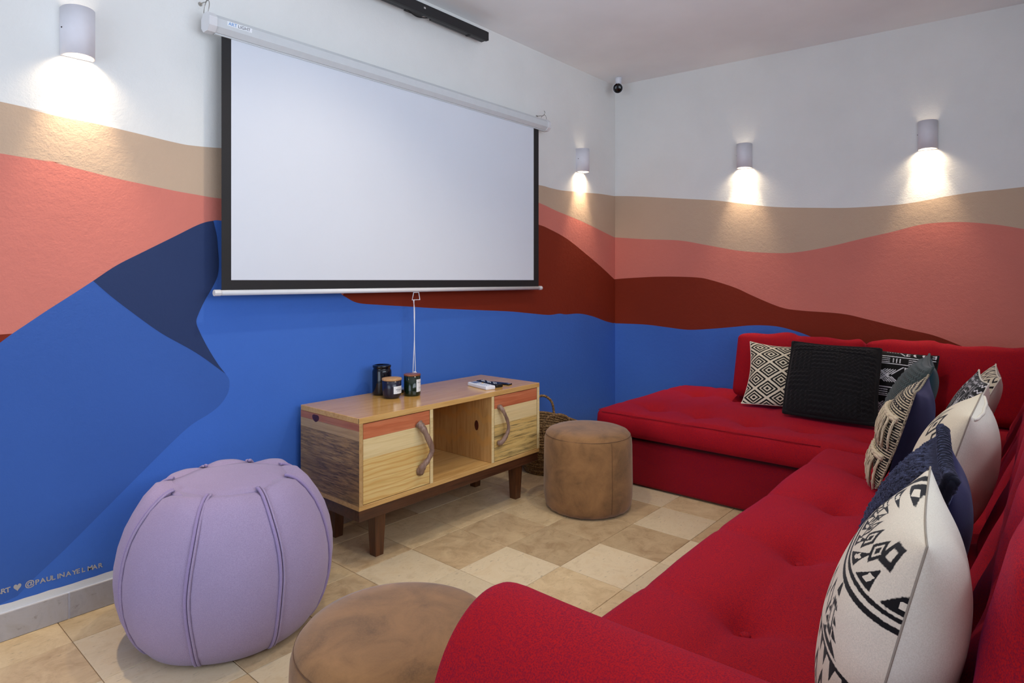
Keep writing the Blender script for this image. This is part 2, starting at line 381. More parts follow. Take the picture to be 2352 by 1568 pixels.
# skirting of grey stone tiles
bs = struct(box('baseboard_left', -1.5, 4.38, YL-.010, YL, 0, .093, M_SKGROUT))
x = .655-P0*7
while x < 4.3:
    a, b = x+.003, min(x+P0-.003, 4.36)
    if b-a > .03: box('skirting_tile', a, b, YL-.014, YL-.006, .001, .0945+random.uniform(-.0008, .0008), M_SKIRT, bs, .001, 1)
    x += P0
bb = bpy.data.objects.new('baseboard_back', None); COL.objects.link(bb); struct(bb)
k = 0
while k*P0 < BLEN-.3:
    a, b = k*P0+.02, (k+1)*P0+.014; bm = bmesh.new()
    cs = [BC+BD*a+BN*.001, BC+BD*b+BN*.001, BC+BD*b+BN*.012, BC+BD*a+BN*.012]
    vv = [bm.verts.new((p.x, p.y, z)) for z in (.001, .094) for p in cs]
    bm.faces.new(vv[:4]); bm.faces.new(vv[4:])
    for i in range(4): bm.faces.new((vv[i], vv[(i+1) % 4], vv[4+(i+1) % 4], vv[4+i]))
    bm_obj('skirting_tile', bm, M_SKIRT, bb); k += 1

# ---------------------------------------------------------------- wall lamps
M_LAMP = plain('white plaster lamp', (222, 220, 226), .55, var=.02)
M_SCREW = plain('dark screw', (70, 66, 64), .4, .7)
def emis(name, col, st):
    m = NT(name); m.b.inputs['Base Color'].default_value = (.8, .8, .8, 1)
    f = m.noise(m.co(), 60); m.b.inputs['Emission Color'].default_value = (*col, 1); m.b.inputs['Emission Strength'].default_value = st
    m.col(m.ramp(f, [(.3, (.78, .78, .78)), (.7, (.82, .82, .82))])); return m.m
M_BULB = emis('lit bulb face', WARM, 14.0)
def wall_lamp(pos, normal, label):
    """half-round up/down shade: local x along wall, local -y out of the wall, z up; origin at wall, bottom of shade"""
    ang = math.atan2(normal[1], normal[0])+math.pi/2
    t = thing('wall_lamp', label, 'lamp', pos, 'half-round white wall lamps', ang)
    W, D, Hh, th, n = .052, .078, .172, .005, 24
    v = []; f = []
    for z in (0, Hh):
        for (w, d) in ((W, D), (W-th, D-th)):
            for k in range(n+1):
                a = math.pi*k/n; v.append((-w*math.cos(a), -d*math.sin(a)**.8, z))
    m = n+1; o0, i0, o1, i1 = 0, m, 2*m, 3*m
    for k in range(n):
        f += [(o0+k, o0+k+1, o1+k+1, o1+k), (i0+k+1, i0+k, i1+k, i1+k+1), (o0+k+1, o0+k, i0+k, i0+k+1), (o1+k, o1+k+1, i1+k+1, i1+k)]
    sh = mesh('shade', v, f, M_LAMP, t)
    box('back_plate', -W+.002, W-.002, -.006, 0, .001, Hh-.001, M_LAMP, t)
    vv, ff = lathe_vf([(.001, 0), (.012, .001), (.024, .004), (.026, .012), (.018, .03), (.012, .05)], 20)
    b = mesh('bulb', [(x, y-.038, z+.045) for x, y, z in vv], ff, M_BULB, t)
    bm = bmesh.new(); bmesh.ops.create_uvsphere(bm, u_segments=8, v_segments=6, radius=.003)
    bmesh.ops.translate(bm, vec=(-W+.001, -.022, .095), verts=bm.verts); bm_obj('screw', bm, M_SCREW, t)
    for nm, z, rot, e, size in (('lamp_spot_down', .040, 0, LAMP_POWER, 2.6), ('lamp_beam_down', .039, 0, LAMP_POWER*4.6, 1.05), ('lamp_spot_up', .12, math.pi, LAMP_POWER*.018, 1.3)):
        l = bpy.data.lights.new(nm, 'SPOT'); l.energy = e; l.color = WARM; l.spot_size = size; l.spot_blend = 1.0; l.shadow_soft_size = .03
        q = bpy.data.objects.new(nm, l); COL.objects.link(q); q.parent = t; q.location = (0, -.040, z); q.rotation_euler = (rot, 0, 0)
    return t
wall_lamp((.682, YL, 2.026), (0, -1), 'white half-round wall lamp glowing above the lavender pouf, left of the screen')
wall_lamp((3.895, YL, 2.032), (0, -1), 'white half-round wall lamp between the projection screen and the room corner')
for s_, lab in ((1.03, 'white half-round wall lamp above the diamond-patterned and black knit cushions'), (2.125, 'white half-round wall lamp above the heap of cushions in the sofa corner')):
    p = BC+BD*s_; wall_lamp((p.x, p.y, 2.022), (BN.x, BN.y), lab)

# recessed ceiling downlights over the seating area
M_DLB = emis('lit downlight lens', (1.0, .88, .70), 6.0)
def downlight(x, y, label):
    t = thing('ceiling_downlight', label, 'downlight', (x, y, ZC), 'recessed ceiling downlights')
    v, f = lathe_vf([(.048, -.001), (.060, -.001), (.060, -.006), (.052, -.008), (.046, -.004)], 32); mesh('trim_ring', v, f, M_LAMP, t)
    v, f = lathe_vf([(.046, -.001), (.044, -.004), (.02, -.005), (.001, -.005)], 24); mesh('lens', v, f, M_DLB, t)
    l = bpy.data.lights.new('downlight_spot', 'SPOT'); l.energy = DOWN_POWER; l.color = (1.0, .84, .62); l.spot_size = 2.1; l.spot_blend = .7; l.shadow_soft_size = .035
    q = bpy.data.objects.new('downlight_spot', l); COL.objects.link(q); q.parent = t; q.location = (0, 0, -.03)
downlight(1.55, 1.70, 'recessed round ceiling downlight above the floor in front of the media cabinet')
downlight(2.45, 1.05, 'recessed round ceiling downlight above the corner of the red sofa')
# ---------------------------------------------------------------- projection screen
M_CASE = plain('white enamelled casing', (206, 210, 212), .4, var=.02); M_CAP = plain('white plastic cap', (220, 220, 222), .35, var=.02)
M_SCR = plain('matte white screen cloth', (216, 221, 230), .8, var=.01, scale=3); M_BLACK = plain('matte black border', (22, 20, 22), .7)
M_CHROME = plain('nickel wire', (170, 166, 160), .25, .9); M_CORD = plain('white cord', (232, 232, 240), .7)
YS = 2.600
ps = thing('projection_screen', 'pull-down white projection screen with black border hanging on the mural wall', 'screen', (2.24, YS, 1.16))
def loc(o, t):   # keep world coordinates while parenting to an empty that sits elsewhere
    o.matrix_parent_inverse = t.matrix_basis.inverted(); return o
def octprof(w, h, c):  # front profile in (y,z): outline of the casing, rounded octagon
    return [(-w+c, -h), (w-c, -h), (w, -h+c), (w, h-c), (w-c, h), (-w+c, h), (-w, h-c), (-w, -h+c)]
def extrude_x(name, prof, x0, x1, y, z, mat, parent, bev=0):
    n = len(prof); v = [(x, y+a, z+b) for x in (x0, x1) for a, b in prof]
    f = [(i, (i+1) % n, n+(i+1) % n, n+i) for i in range(n)]+[tuple(range(n-1, -1, -1)), tuple(range(n, 2*n))]
    return mesh(name, v, f, mat, parent, smooth=False)
ZT = 2.272
loc(extrude_x('casing', octprof(.036, .036, .019), 1.133, 3.352, YS+.004, ZT, M_CASE, ps), ps)
loc(extrude_x('casing_lip', [(-.006, -.004), (.006, -.004), (.006, .004), (-.006, .004)], 1.14, 3.345, YS, ZT-.038, M_CASE, ps), ps)
for x0, x1 in ((1.104, 1.136), (3.349, 3.381)):
    c = loc(extrude_x('end_cap', octprof(.0385, .0385, .02), x0, x1, YS+.004, ZT, M_CAP, ps), ps)
loc(box('cloth', 1.168, 3.286, YS-.0006, YS+.0006, 1.178, ZT-.036, M_BLACK, ps), ps)
loc(box('white_surface', 1.208, 3.232, YS-.0014, YS-.0006, 1.22, ZT-.0365, M_SCR, ps), ps)
v, f = tube_vf([(1.150, YS, 1.167), (3.303, YS, 1.167)], .0115, 16); rod = loc(mesh('bottom_rod', v, f, M_CAP, ps), ps)
for x0, x1 in ((1.137, 1.163), (3.290, 3.316)):
    v, f = tube_vf([(x0, YS, 1.167), (x1, YS, 1.167)], .0133, 8); loc(mesh('rod_cap', v, f, M_CAP, ps, smooth=False), ps)
hx = 2.217
loc(tube('pull_handle', [(hx-.018, YS, 1.153), (hx+.018, YS, 1.153), (hx+.026, YS, 1.113), (hx-.028, YS, 1.113)], .0025, M_CORD, ps, 8, True), ps)
loc(tube('pull_cord', smooth_path([(hx-.019, YS-.004, 1.115), (hx-.015, YS, 1.05), (hx-.013, YS, .9), (hx-.026, YS-.004, .72), (hx-.018, YS-.006, .705), (hx-.009, YS-.004, .72), (hx-.012, YS, .9), (hx-.011, YS, 1.05), (hx-.017, YS+.003, 1.112)], 6), .0022, M_CORD, ps, 6), ps)
bm = bmesh.new(); bmesh.ops.create_uvsphere(bm, u_segments=16, v_segments=10, radius=.011); bmesh.ops.translate(bm, vec=(hx-.012, YS-.004, .716), verts=bm.verts)
loc(bm_obj('cord_bead', bm, M_CORD, ps, True), ps)
# maker's sticker on the casing (upper sloping face is behind it: it lies on the flat front face)
M_STK = plain('white sticker', (236, 240, 244), .4, var=.01); M_LB = plain('sticker blue print', (84, 150, 214), .5); M_LG = plain('sticker grey print', (92, 88, 98), .5)
yf = YS+.004-.036
stk = loc(box('maker_sticker', 1.178, 1.283, yf-.0007, yf+.0002, ZT-.002, ZT+.0168, M_STK, ps), ps)
for txt, x, mt in (('ART', 1.182, M_LB), ('LIGHT', 1.222, M_LG)):
    M = Matrix.Translation((x, yf-.0012, ZT+.0012)) @ Matrix.Rotation(math.radians(90), 4, 'X') @ Matrix.Diagonal((1.02, 1, 1, 1))
    text_obj('sticker_lettering', txt, .0185, mt, stk, M, .0005)
def hook(x, z, label):
    t = thing('wall_hook', label, 'hook', (x, YL, z), 'screw hooks holding the screen')
    bm = bmesh.new(); bmesh.ops.create_cone(bm, cap_ends=True, segments=16, radius1=.009, radius2=.006, depth=.006, matrix=Matrix.Translation((0, -.003, 0)) @ Matrix.Rotation(math.pi/2, 4, 'X'))
    bm_obj('rose', bm, M_CHROME, t)
    tube('hook_wire', smooth_path([(0, -.002, 0), (0, -.03, -.002), (0, -.052, -.006), (0, -.068, .002), (0, -.072, .016), (0, -.066, .026)], 5), .0022, M_CHROME, t, 8)
    tube('hanging_ring', [(math.sin(a)*.004, -.06+.024*math.cos(a), -.034+.034*math.sin(a)) for a in np.linspace(0, 2*math.pi, 25)[:-1]], .0016, M_CHROME, t, 6, True)
hook(1.118, 2.372, 'small metal screw hook holding the sticker end of the projection screen')
hook(3.372, 2.352, 'small metal screw hook holding the plain end of the projection screen')

# ---------------------------------------------------------------- soundbar under the ceiling
M_SB = plain('black soundbar grille', (26, 25, 28), .6, bump=.1, bscale=900); M_SBP = plain('black soundbar plastic', (36, 35, 36), .45); M_SIL = plain('silver badge', (220, 220, 220), .3, .8)
sb = thing('soundbar', 'long black soundbar mounted high on the wall under the ceiling', 'soundbar', (2.3, 2.6, 2.674))
loc(box('front_grille', 1.80, 2.766, 2.580, 2.604, 2.674, 2.728, M_SB, sb, .004), sb)
loc(box('end_cap', 2.766, 2.775, 2.580, 2.606, 2.675, 2.727, M_SBP, sb, .003), sb)
loc(box('cabinet_body', 1.80, 2.772, 2.604, 2.622, 2.678, 2.726, M_SBP, sb, .002), sb)
for x0, x1 in ((1.80, 2.16), (2.345, 2.772)):
    loc(box('rear_housing', x0, x1, 2.622, 2.640, 2.678, 2.722, M_SBP, sb, .002), sb)
loc(box('wall_bracket', 2.20, 2.32, 2.622, YL, 2.70, 2.722, M_SBP, sb), sb)
loc(tube('cable', smooth_path([(2.16, 2.63, 2.695), (2.20, 2.632, 2.678), (2.25, 2.632, 2.668), (2.30, 2.632, 2.677), (2.345, 2.63, 2.69)], 5), .003, M_BLACK, sb), sb)
loc(box('badge', 2.255, 2.268, 2.5792, 2.5802, 2.700, 2.709, M_SIL, sb), sb)
loc(box('foot_pad', 2.63, 2.645, 2.606, 2.638, 2.6755, 2.6785, M_BLACK, sb), sb)

# ---------------------------------------------------------------- security camera
M_CAMW = plain('white camera shell', (222, 222, 228), .35, var=.02); M_CAMB = plain('glossy black lens', (8, 8, 9), .12)
cb = Vector((4.245, 2.56, ZC))
sc_ = thing('security_camera', 'small white bullet security camera with black face on the ceiling corner', 'camera', tuple(cb))
v, f = lathe_vf([(.026, 0), (.026, -.008), (.025, -.0085), (.025, -.016), (.0245, -.017), (.024, -.034), (.018, -.056)], 28); mesh('ceiling_mount', v, f, M_CAMW, sc_)
ax = (Vector((0, 0, 1.32))-cb); ax.z -= .3; ax.normalize(); Rm = ax.to_track_quat('Z', 'Y').to_matrix().to_4x4()
cc = Vector((-.016, -.004, -.082))
def turned(name, prof, mat, parent, n=32):
    v, f = lathe_vf(prof, n); o = mesh(name, v, f, mat, parent); o.matrix_local = Matrix.Translation(cc) @ Rm; return o
turned('shell', [(.010, -.052), (.022, -.048), (.031, -.036), (.036, -.012), (.0385, .02), (.0405, .045), (.0395, .049), (.0372, .049), (.036, .040)], M_CAMW, sc_)
turned('face', [(.0362, .041), (.0362, .0468), (.030, .0468), (.028, .043)], M_CAMB, sc_)
turned('lens', [(.0282, .0425), (.022, .0445), (.012, .0455), (.002, .046)], M_CAMB, sc_)
bm = bmesh.new(); bmesh.ops.create_uvsphere(bm, u_segments=10, v_segments=6, radius=.003); o = bm_obj('indicator', bm, M_SIL, sc_, True); o.matrix_local = Matrix.Translation(cc) @ Rm @ Matrix.Translation((0, .033, .0485))

# ---------------------------------------------------------------- cabinet
def wood(name, stops, axis='X', scale=1.0, rough=.35, streak=None, streak_amt=.6, rings=0, knots=None, thr=(.56, .72), mask=0, sf=(1.6, 2.2)):
    m = NT(name); st = {'X': (1.2, 16, 16), 'Y': (16, 1.2, 16), 'Z': (16, 16, 1.2)}[axis]
    oi = m.n('ShaderNodeObjectInfo'); mu = m.n('ShaderNodeMath', operation='MULTIPLY'); mu.inputs[1].default_value = 19; m.l(oi.outputs['Random'], mu.inputs[0])
    cx = m.n('ShaderNodeCombineXYZ'); m.l(mu.outputs[0], cx.inputs[0]); m.l(mu.outputs[0], cx.inputs[1]); m.l(mu.outputs[0], cx.inputs[2])
    ad = m.n('ShaderNodeVectorMath', operation='ADD'); m.l(m.co(), ad.inputs[0]); m.l(cx.outputs[0], ad.inputs[1]); co = ad.outputs[0]
    f = m.noise(m.map(co, st), 3.2*scale, 5, .55, .8); c = m.ramp(f, [(.30, s2l(stops[0])), (.5, s2l(stops[1])), (.70, s2l(stops[2]))])
    fg = m.noise(m.map(co, tuple(v*(1 if v < 2 else 9) for v in st)), 2.0, 3, .6)
    c = m.mix(m.ramp(fg, [(.45, (0, 0, 0)), (.7, (.35,)*3)]), c, tuple(v*.72 for v in s2l(stops[0])))
    if rings:
        w = m.n('ShaderNodeTexWave', wave_type='BANDS', bands_direction='Z'); w.inputs['Scale'].default_value = rings; w.inputs['Distortion'].default_value = 5.5
        w.inputs['Detail'].default_value = 2; w.inputs['Detail Scale'].default_value = 1.2
        m.l(m.map(co, tuple(.25 if v < 2 else 1 for v in st)), w.inputs['Vector'])
        c = m.mix(m.ramp(w.outputs['Fac'], [(.70, (0, 0, 0)), (.92, (.55,)*3)]), c, s2l((206, 150, 78)))
    if streak:
        fs = m.noise(m.map(co, tuple(v*(sf[0] if v < 2 else sf[1]) for v in st), rot=(0, .12, 0)), 2.2, 6, .7, .5)
        fac = m.ramp(fs, [(thr[0], (0, 0, 0)), (thr[1], (streak_amt,)*3)])
        if mask: fac = m.mix(1.0, fac, m.ramp(m.noise(m.co(), mask, 2), [(.34, (.12,)*3), (.56, (1, 1, 1))]), 'MULTIPLY')
        c = m.mix(fac, c, s2l(streak))
    m.col(c); m.bump(fg, .06, .001)
    return m.set(Roughness=rough, Specular_IOR_Level=.45, Coat_Weight=.25, Coat_Roughness=.2)
M_TOP = wood('varnished oak top', ((204, 150, 76), (218, 166, 90), (226, 178, 102)), 'X', rough=.2)
M_EDGE = wood('oak edge', ((196, 150, 88), (214, 170, 104), (222, 184, 120)), 'X')
M_SIDE = wood('spalted side board', ((150, 114, 66), (178, 138, 84), (190, 152, 96)), 'Y', streak=(62, 48, 36), streak_amt=.9, thr=(.40, .66), mask=3.2, sf=(4.5, 4.0))
M_SIDEP = wood('plain side board', ((176, 138, 88), (192, 154, 102), (200, 164, 112)), 'Y')
M_ROSE = wood('reddish pine board', ((178, 92, 58), (200, 116, 78), (210, 132, 92)), 'X')
M_ROSEY = wood('reddish side board', ((158, 88, 50), (180, 108, 66), (190, 124, 80)), 'Y')
M_PALE = wood('pale pine board', ((222, 196, 140), (232, 208, 154), (236, 214, 164)), 'X')
M_PINE = wood('streaked pine board', ((214, 176, 104), (224, 188, 116), (230, 198, 130)), 'X', streak=(92, 80, 56), streak_amt=.85, thr=(.47, .63))
M_PINE2 = wood('figured pine board', ((220, 182, 110), (230, 196, 126), (234, 206, 140)), 'X', streak=(140, 126, 92), streak_amt=.5, rings=14, thr=(.6, .76))
M_INNER = wood('inner pine board', ((176, 128, 72), (198, 152, 92), (206, 162, 104)), 'Z', rings=9)
M_WALNUT = wood('dark walnut', ((58, 30, 18), (78, 44, 26), (96, 56, 34)), 'X', rough=.4); M_WALNUTZ = wood('walnut leg', ((70, 38, 20), (94, 54, 28), (112, 66, 36)), 'Z', rough=.4)
M_KNOT = plain('dark knot', (74, 30, 22), .35, var=.35, scale=60); M_DRIFT = wood('driftwood', ((104, 78, 66), (142, 112, 96), (166, 138, 122)), 'Z', rough=.5)
cx0, cx1, cy0, cy1, cz0, cz1 = 1.553, 2.768, 2.185, 2.640, .250, .640
cab = thing('media_cabinet', 'low pine media cabinet with driftwood handles and dark walnut legs', 'cabinet', (2.16, 2.41, 0))
def cb_(nm, x0, x1, y0, y1, z0, z1, mat, par=cab, bev=.0015): 
    return loc(box(nm, x0, x1, y0, y1, z0, z1, mat, par, bev, 1), cab)
cb_('top_panel', cx0, cx1, cy0, cy1, cz1-.024, cz1, [M_TOP]); cb_('top_edge', cx0, cx1, cy0-.0012, cy0+.004, cz1-.0235, cz1-.0008, M_EDGE, bev=0)
for x0, x1, left in ((cx0, cx0+.019, True), (cx1-.019, cx1, False)):
    sp = cb_('side_panel', x0+(.006 if left else .001), x1-(.001 if left else .006), cy0+.002, cy1-.001, cz0+.0215, cz1-.0245, M_SIDEP, bev=0)
    zz = [cz0+.021, .545, .585, cz1-.024]
    for a, b, mt in zip(zz[:-1], zz[1:], (M_SIDE if left else M_SIDEP, M_SIDEP, M_ROSEY)):
        box('board', x0, x0+.006 if left else x1, cy0, cy1, a+.0002, b-.0002, mt, sp) if left else box('board', x1-.006, x1, cy0, cy1, a+.0002, b-.0002, mt, sp)
    box('front_edging', x0+.0005, x1-.0005, cy0-.0012, cy0+.002, zz[0], zz[-1], M_PALE if not left else M_SIDEP, sp)
cb_('bottom_panel', cx0, cx1, cy0, cy1, cz0, cz0+.021, M_EDGE)
dx = (1.948, 1.967, 2.372, 2.391)
cb_('divider', dx[0], dx[1], cy0+.001, cy1-.012, cz0+.021, cz1-.024, M_INNER); cb_('divider', dx[2], dx[3], cy0+.001, cy1-.012, cz0+.021, cz1-.024, M_INNER)
for a, b in ((dx[0], dx[1]), (dx[2], dx[3])): cb_('divider_edging', a+.0004, b-.0004, cy0-.0006, cy0+.003, cz0+.021, cz1-.024, M_PALE)
for a, b in ((cx0+.019, 2.13), (2.131, 2.32), (2.321, cx1-.019)): cb_('back_board', a, b, cy1-.012, cy1-.002, cz0+.021, cz1-.024, M_INNER)
# knot on the inner face of the right divider
kv, kf = lathe_vf([(.001, .0012), (.010, .0011), (.016, .0006), (.018, -.001)], 20)
o = mesh('knot', [(dx[2]-z, cy0+.11+x*.9, .452+y*1.6) for x, y, z in kv], kf, M_KNOT, cab); loc(o, cab)
o = mesh('knot', [(cx0-z*.3, 2.515+x*1.7, .594+y*1.0+abs(x)*.3) for x, y, z in kv], kf, M_KNOT, cab); loc(o, cab)
def door(x0, x1, low, hpts, hr):
    d = cb_('door', x0, x1, cy0+.0105, cy0+.0185, cz0+.0245, cz1-.0275, M_PALE, bev=0)
    a, b = cz0+.024, cz1-.027; hgt = b-a; z = [a, a+hgt*.56, a+hgt*.81, b]
    for p, q, mt in zip(z[:-1], z[1:], (low, M_PALE, M_ROSE)):
        box('board', x0, x1, cy0+.0015, cy0+.0105, p+.0002, q-.0002, mt, d)
    pth = smooth_path(hpts, 6); n = len(pth)
    rr = np.random.default_rng(int(x0*100)); bumps = rr.uniform(.88, 1.15, n)
    v, f = tube_vf(pth, hr, 10, taper=lambda t: (1.25-.5*math.sin(math.pi*min(1, t*1.1)))*bumps[int(t*(n-1))])
    mesh('handle', v, f, M_DRIFT, d)
door(cx0+.022, dx[0]-.003, M_PINE2, [(1.873, cy0-.004, .566), (1.880, cy0-.022, .550), (1.896, cy0-.036, .51), (1.922, cy0-.042, .445), (1.908, cy0-.036, .405), (1.884, cy0-.026, .375), (1.880, cy0-.012, .352), (1.884, cy0-.002, .345)], .0155)
door(dx[3]+.003, cx1-.022, M_PINE, [(2.428, cy0+.001, .556), (2.424, cy0-.018, .553), (2.436, cy0-.030, .525), (2.456, cy0-.035, .48), (2.462, cy0-.036, .44), (2.448, cy0-.032, .405), (2.428, cy0-.02, .375), (2.420, cy0-.002, .366)], .0115)
cb_('base_rail', cx0+.004, cx1-.004, cy0+.006, cy0+.030, cz0-.048, cz0, M_WALNUT); cb_('base_rail', cx0+.004, cx1-.004, cy1-.03, cy1-.006, cz0-.048, cz0, M_WALNUT)
cb_('base_rail', cx0+.004, cx0+.028, cy0+.03, cy1-.03, cz0-.048, cz0, M_WALNUT); cb_('base_rail', cx1-.028, cx1-.004, cy0+.03, cy1-.03, cz0-.048, cz0, M_WALNUT)
def leg(x, y, sx, sy):
    bm = bmesh.new(); t, b = .029, .021
    vt = [bm.verts.new((x+a*t, y+c*t, cz0-.048)) for a, c in ((-1, -1), (1, -1), (1, 1), (-1, 1))]
    vb = [bm.verts.new((x+a*b, y+c*b, 0.0)) for a, c in ((-1, -1), (1, -1), (1, 1), (-1, 1))]
    bm.faces.new(vt); bm.faces.new(vb)
    for i in range(4): bm.faces.new((vt[i], vt[(i+1) % 4], vb[(i+1) % 4], vb[i]))
    loc(bm_obj('leg', bm, M_WALNUTZ, cab), cab)
for x in (1.705, 2.655):
    for y in (cy0+.083, cy1-.06): leg(x, y, 0, 0)

# ---------------------------------------------------------------- jars, remotes on the cabinet
M_DKGLASS = plain('dark blue-black glass', (10, 14, 24), .08, var=.02); M_NVGLASS = plain('satin dark glass', (26, 26, 46), .22, var=.04)
M_GRGLASS = plain('dark green glass', (18, 34, 22), .08, var=.1, scale=8); M_CORK = plain('cork lid', (190, 146, 100), .8, var=.18, scale=120, bump=.2, bscale=300)
M_WLID = wood('wooden lid', ((120, 66, 36), (142, 82, 48), (156, 96, 60)), 'X'); M_PAPER = plain('white paper label', (228, 232, 236), .6, var=.01); M_INK = plain('grey label print', (92, 98, 112), .7)
T0 = cz1
def jar(name, label, x, y, prof, mat, lid, lmat, labz, labr, lab_a, texts):
    t = thing(name, label, 'candle jar', (x, y, T0))
    v, f = lathe_vf(prof, 40); mesh('glass_body', v, f, mat, t)
    if lid: v, f = lathe_vf(lid, 40); mesh('lid', v, f, lmat, t)
    if labz:
        z0, z1 = labz; a0, a1 = lab_a; n = 12; vv = []
        for z in (z0, z1):
            for k in range(n+1):
                a = a0+(a1-a0)*k/n; vv.append((labr*math.cos(a), labr*math.sin(a), z))
        lb = mesh('paper_label', vv, [(k, k+1, n+2+k, n+1+k) for k in range(n)], M_PAPER, t)
        for (fz, fa0, fa1, th) in texts:
            vv = []; z = z0+(z1-z0)*fz
            for zz in (z-th, z+th):
                for k in range(7):
                    a = a0+(a1-a0)*(fa0+(fa1-fa0)*k/6); vv.append(((labr+.0003)*math.cos(a), (labr+.0003)*math.sin(a), zz))
            mesh('label_print', vv, [(k, k+1, 8+k, 7+k) for k in range(6)], M_INK, lb)
    return t
jar('candle_jar', 'tall glossy black glass jar with a narrow neck behind the cork-lidded candle', 1.962, 2.566, [(.040, 0), (.046, .004), (.048, .012), (.048, .118), (.046, .126), (.043, .130), (.043, .136), (.046, .139), (.0465, .147), (.044, .150), (.038, .1505), (.036, .145)], M_DKGLASS, None, None, None, 0, None, [])
jar('candle_jar', 'short dark candle jar with a cork lid and a white label', 1.935, 2.452, [(.028, 0), (.036, .003), (.042, .012), (.0445, .026), (.046, .05), (.0465, .088), (.044, .0885)], M_NVGLASS,
    [(.047, .0885), (.048, .090), (.048, .097), (.0465, .0985), (.02, .0988)], M_CORK, (.026, .062), .0468, (-2.05, -.75), [(.75, .3, .7, .0006), (.55, .2, .8, .0015), (.4, .3, .7, .0006), (.3, .3, .7, .0006)])
gj = jar('candle_jar', 'dark green glass candle jar with a flat wooden lid and tall white label', 2.046, 2.430, [(.036, 0), (.040, .003), (.0415, .01), (.0418, .10), (.040, .1005)], M_GRGLASS,
    [(.0418, .1005), (.0425, .102), (.0425, .107), (.041, .1085), (.02, .109)], M_WLID, (.022, .084), .0422, (-1.75, -.35), [(.35, .25, .75, .0006), (.27, .3, .7, .0006)])
for i, ch in enumerate('WILD M'):
    a = -1.60+i*.12; r = .0426
    if ch == ' ': continue
    M = Matrix.Translation((r*math.cos(a), r*math.sin(a), .065)) @ Matrix.Rotation(a+math.pi/2, 4, 'Z') @ Matrix.Rotation(math.pi/2, 4, 'X')
    text_obj('label_lettering', ch, .008, M_INK, [c for c in gj.children if c.name.startswith('paper_label')][0], M, .0002)
M_RW = plain('white remote plastic', (232, 234, 240), .35, var=.01); M_RB = plain('black remote plastic', (18, 18, 20), .35); M_LCD = plain('grey display', (120, 132, 150), .2); M_BTN = plain('pale grey button', (206, 208, 214), .4); M_BTNY = plain('amber button', (232, 190, 90), .4)
def remote(label, x, y, rz, L, W, Hh, mat, kind):
    t = thing('remote_control', label, 'remote', (x, y, T0), None, rz)
    box('body', -L/2, L/2, -W/2, W/2, 0, Hh, mat, t, min(W, Hh)*.28, 3)
    if kind == 'white':
        box('display', -L*.42, -L*.18, -W*.33, W*.33, Hh-.0005, Hh+.0008, M_LCD, t)
        for i in range(5):
            for j in range(3): box('button', -L*.10+i*L*.095, -L*.10+i*L*.095+L*.06, -W*.34+j*W*.26, -W*.34+j*W*.26+W*.17, Hh-.0005, Hh+.0016, M_BTNY if (i == 0 and j == 2) else M_BTN, t)
    elif kind == 'black':
        for i in range(8):
            for j in range(3): box('button', -L*.40+i*L*.10, -L*.40+i*L*.10+L*.05, -W*.32+j*W*.25, -W*.32+j*W*.25+W*.14, Hh-.0005, Hh+.0012, M_BTN if (i+j) % 3 else M_RB, t)
    else: box('metal_tip', L*.36, L*.49, -W*.3, W*.3, Hh*.2, Hh+.0006, M_SIL, t)
    return t
remote('white air conditioner remote with grey display on the cabinet top', 2.440, 2.325, math.radians(-103), .185, .060, .020, M_RW, 'white')
remote('black remote control with pale buttons beside the white remote', 2.520, 2.340, math.radians(-101), .19, .046, .018, M_RB, 'black')
remote('slim black remote with a silver tip lying by the cabinet edge', 2.588, 2.318, math.radians(-80), .13, .036, .008, M_RB, 'slim')

mp = thing('media_player', 'small flat black device half hidden behind the candle jars', 'device', (2.085, 2.545, T0))
box('body', -.035, .035, -.03, .03, 0, .016, M_RB, mp, .003); box('top_plate', -.03, .03, -.025, .025, .0155, .018, M_LCD, mp)
# ---------------------------------------------------------------- woven basket
M_STRAW = NT('seagrass rope'); _f = M_STRAW.noise(M_STRAW.co(), 140, 3); M_STRAW.col(M_STRAW.ramp(_f, [(.35, s2l((78, 54, 30))), (.5, s2l((128, 96, 58))), (.68, s2l((178, 142, 94)))])); M_STRAW.bump(_f, .4, .002); M_STRAW = M_STRAW.set(Roughness=.85)
bk = thing('wicker_basket', 'round woven seagrass basket with two rope handles behind the suede stool', 'basket', (3.21, 2.452, 0))
v = []; f = []; rows = 20; NA = 84
for i in range(rows):
    z = .010+i*.0158; R0 = .158+.03*math.sin(min(1, i/12)*1.5)+.002*math.sin(i*2.3)
    pts = []
    for k in range(NA):
        a = 2*math.pi*k/NA; zz = z + (.018*math.cos(2*(a-1.2)))*(i/rows)**2
        pts.append((R0*math.cos(a), R0*math.sin(a), zz))
    # twisted strand: radius modulated along the run, phase alternating per row
    b0 = len(v); n = 6
    for k, p in enumerate(pts):
        a = 2*math.pi*k/NA; rr = .0094*(1+.24*math.sin(a*42+i*math.pi))
        for q in range(n):
            w = 2*math.pi*q/n; v.append(((math.hypot(p[0], p[1])+rr*math.cos(w))*math.cos(a), (math.hypot(p[0], p[1])+rr*math.cos(w))*math.sin(a), p[2]+rr*math.sin(w)))
    for k in range(NA):
        k2 = (k+1) % NA
        for q in range(n):
            q2 = (q+1) % n; f.append((b0+k*n+q, b0+k2*n+q, b0+k2*n+q2, b0+k*n+q2))
mesh('woven_wall', v, f, M_STRAW, bk)
v, f = lathe_vf([(.150, .0), (.158, .004), (.158, .012), (.02, .012)], 40); mesh('base', v, f, M_STRAW, bk)
def rope_handle(name, pts):
    p = smooth_path(pts, 9); n = len(p); v, f = tube_vf(p, .0085, 8, taper=lambda t: 1+.16*math.sin(t*(n-1)*2.1)); mesh(name, v, f, M_STRAW, bk)
a0 = math.radians(52)
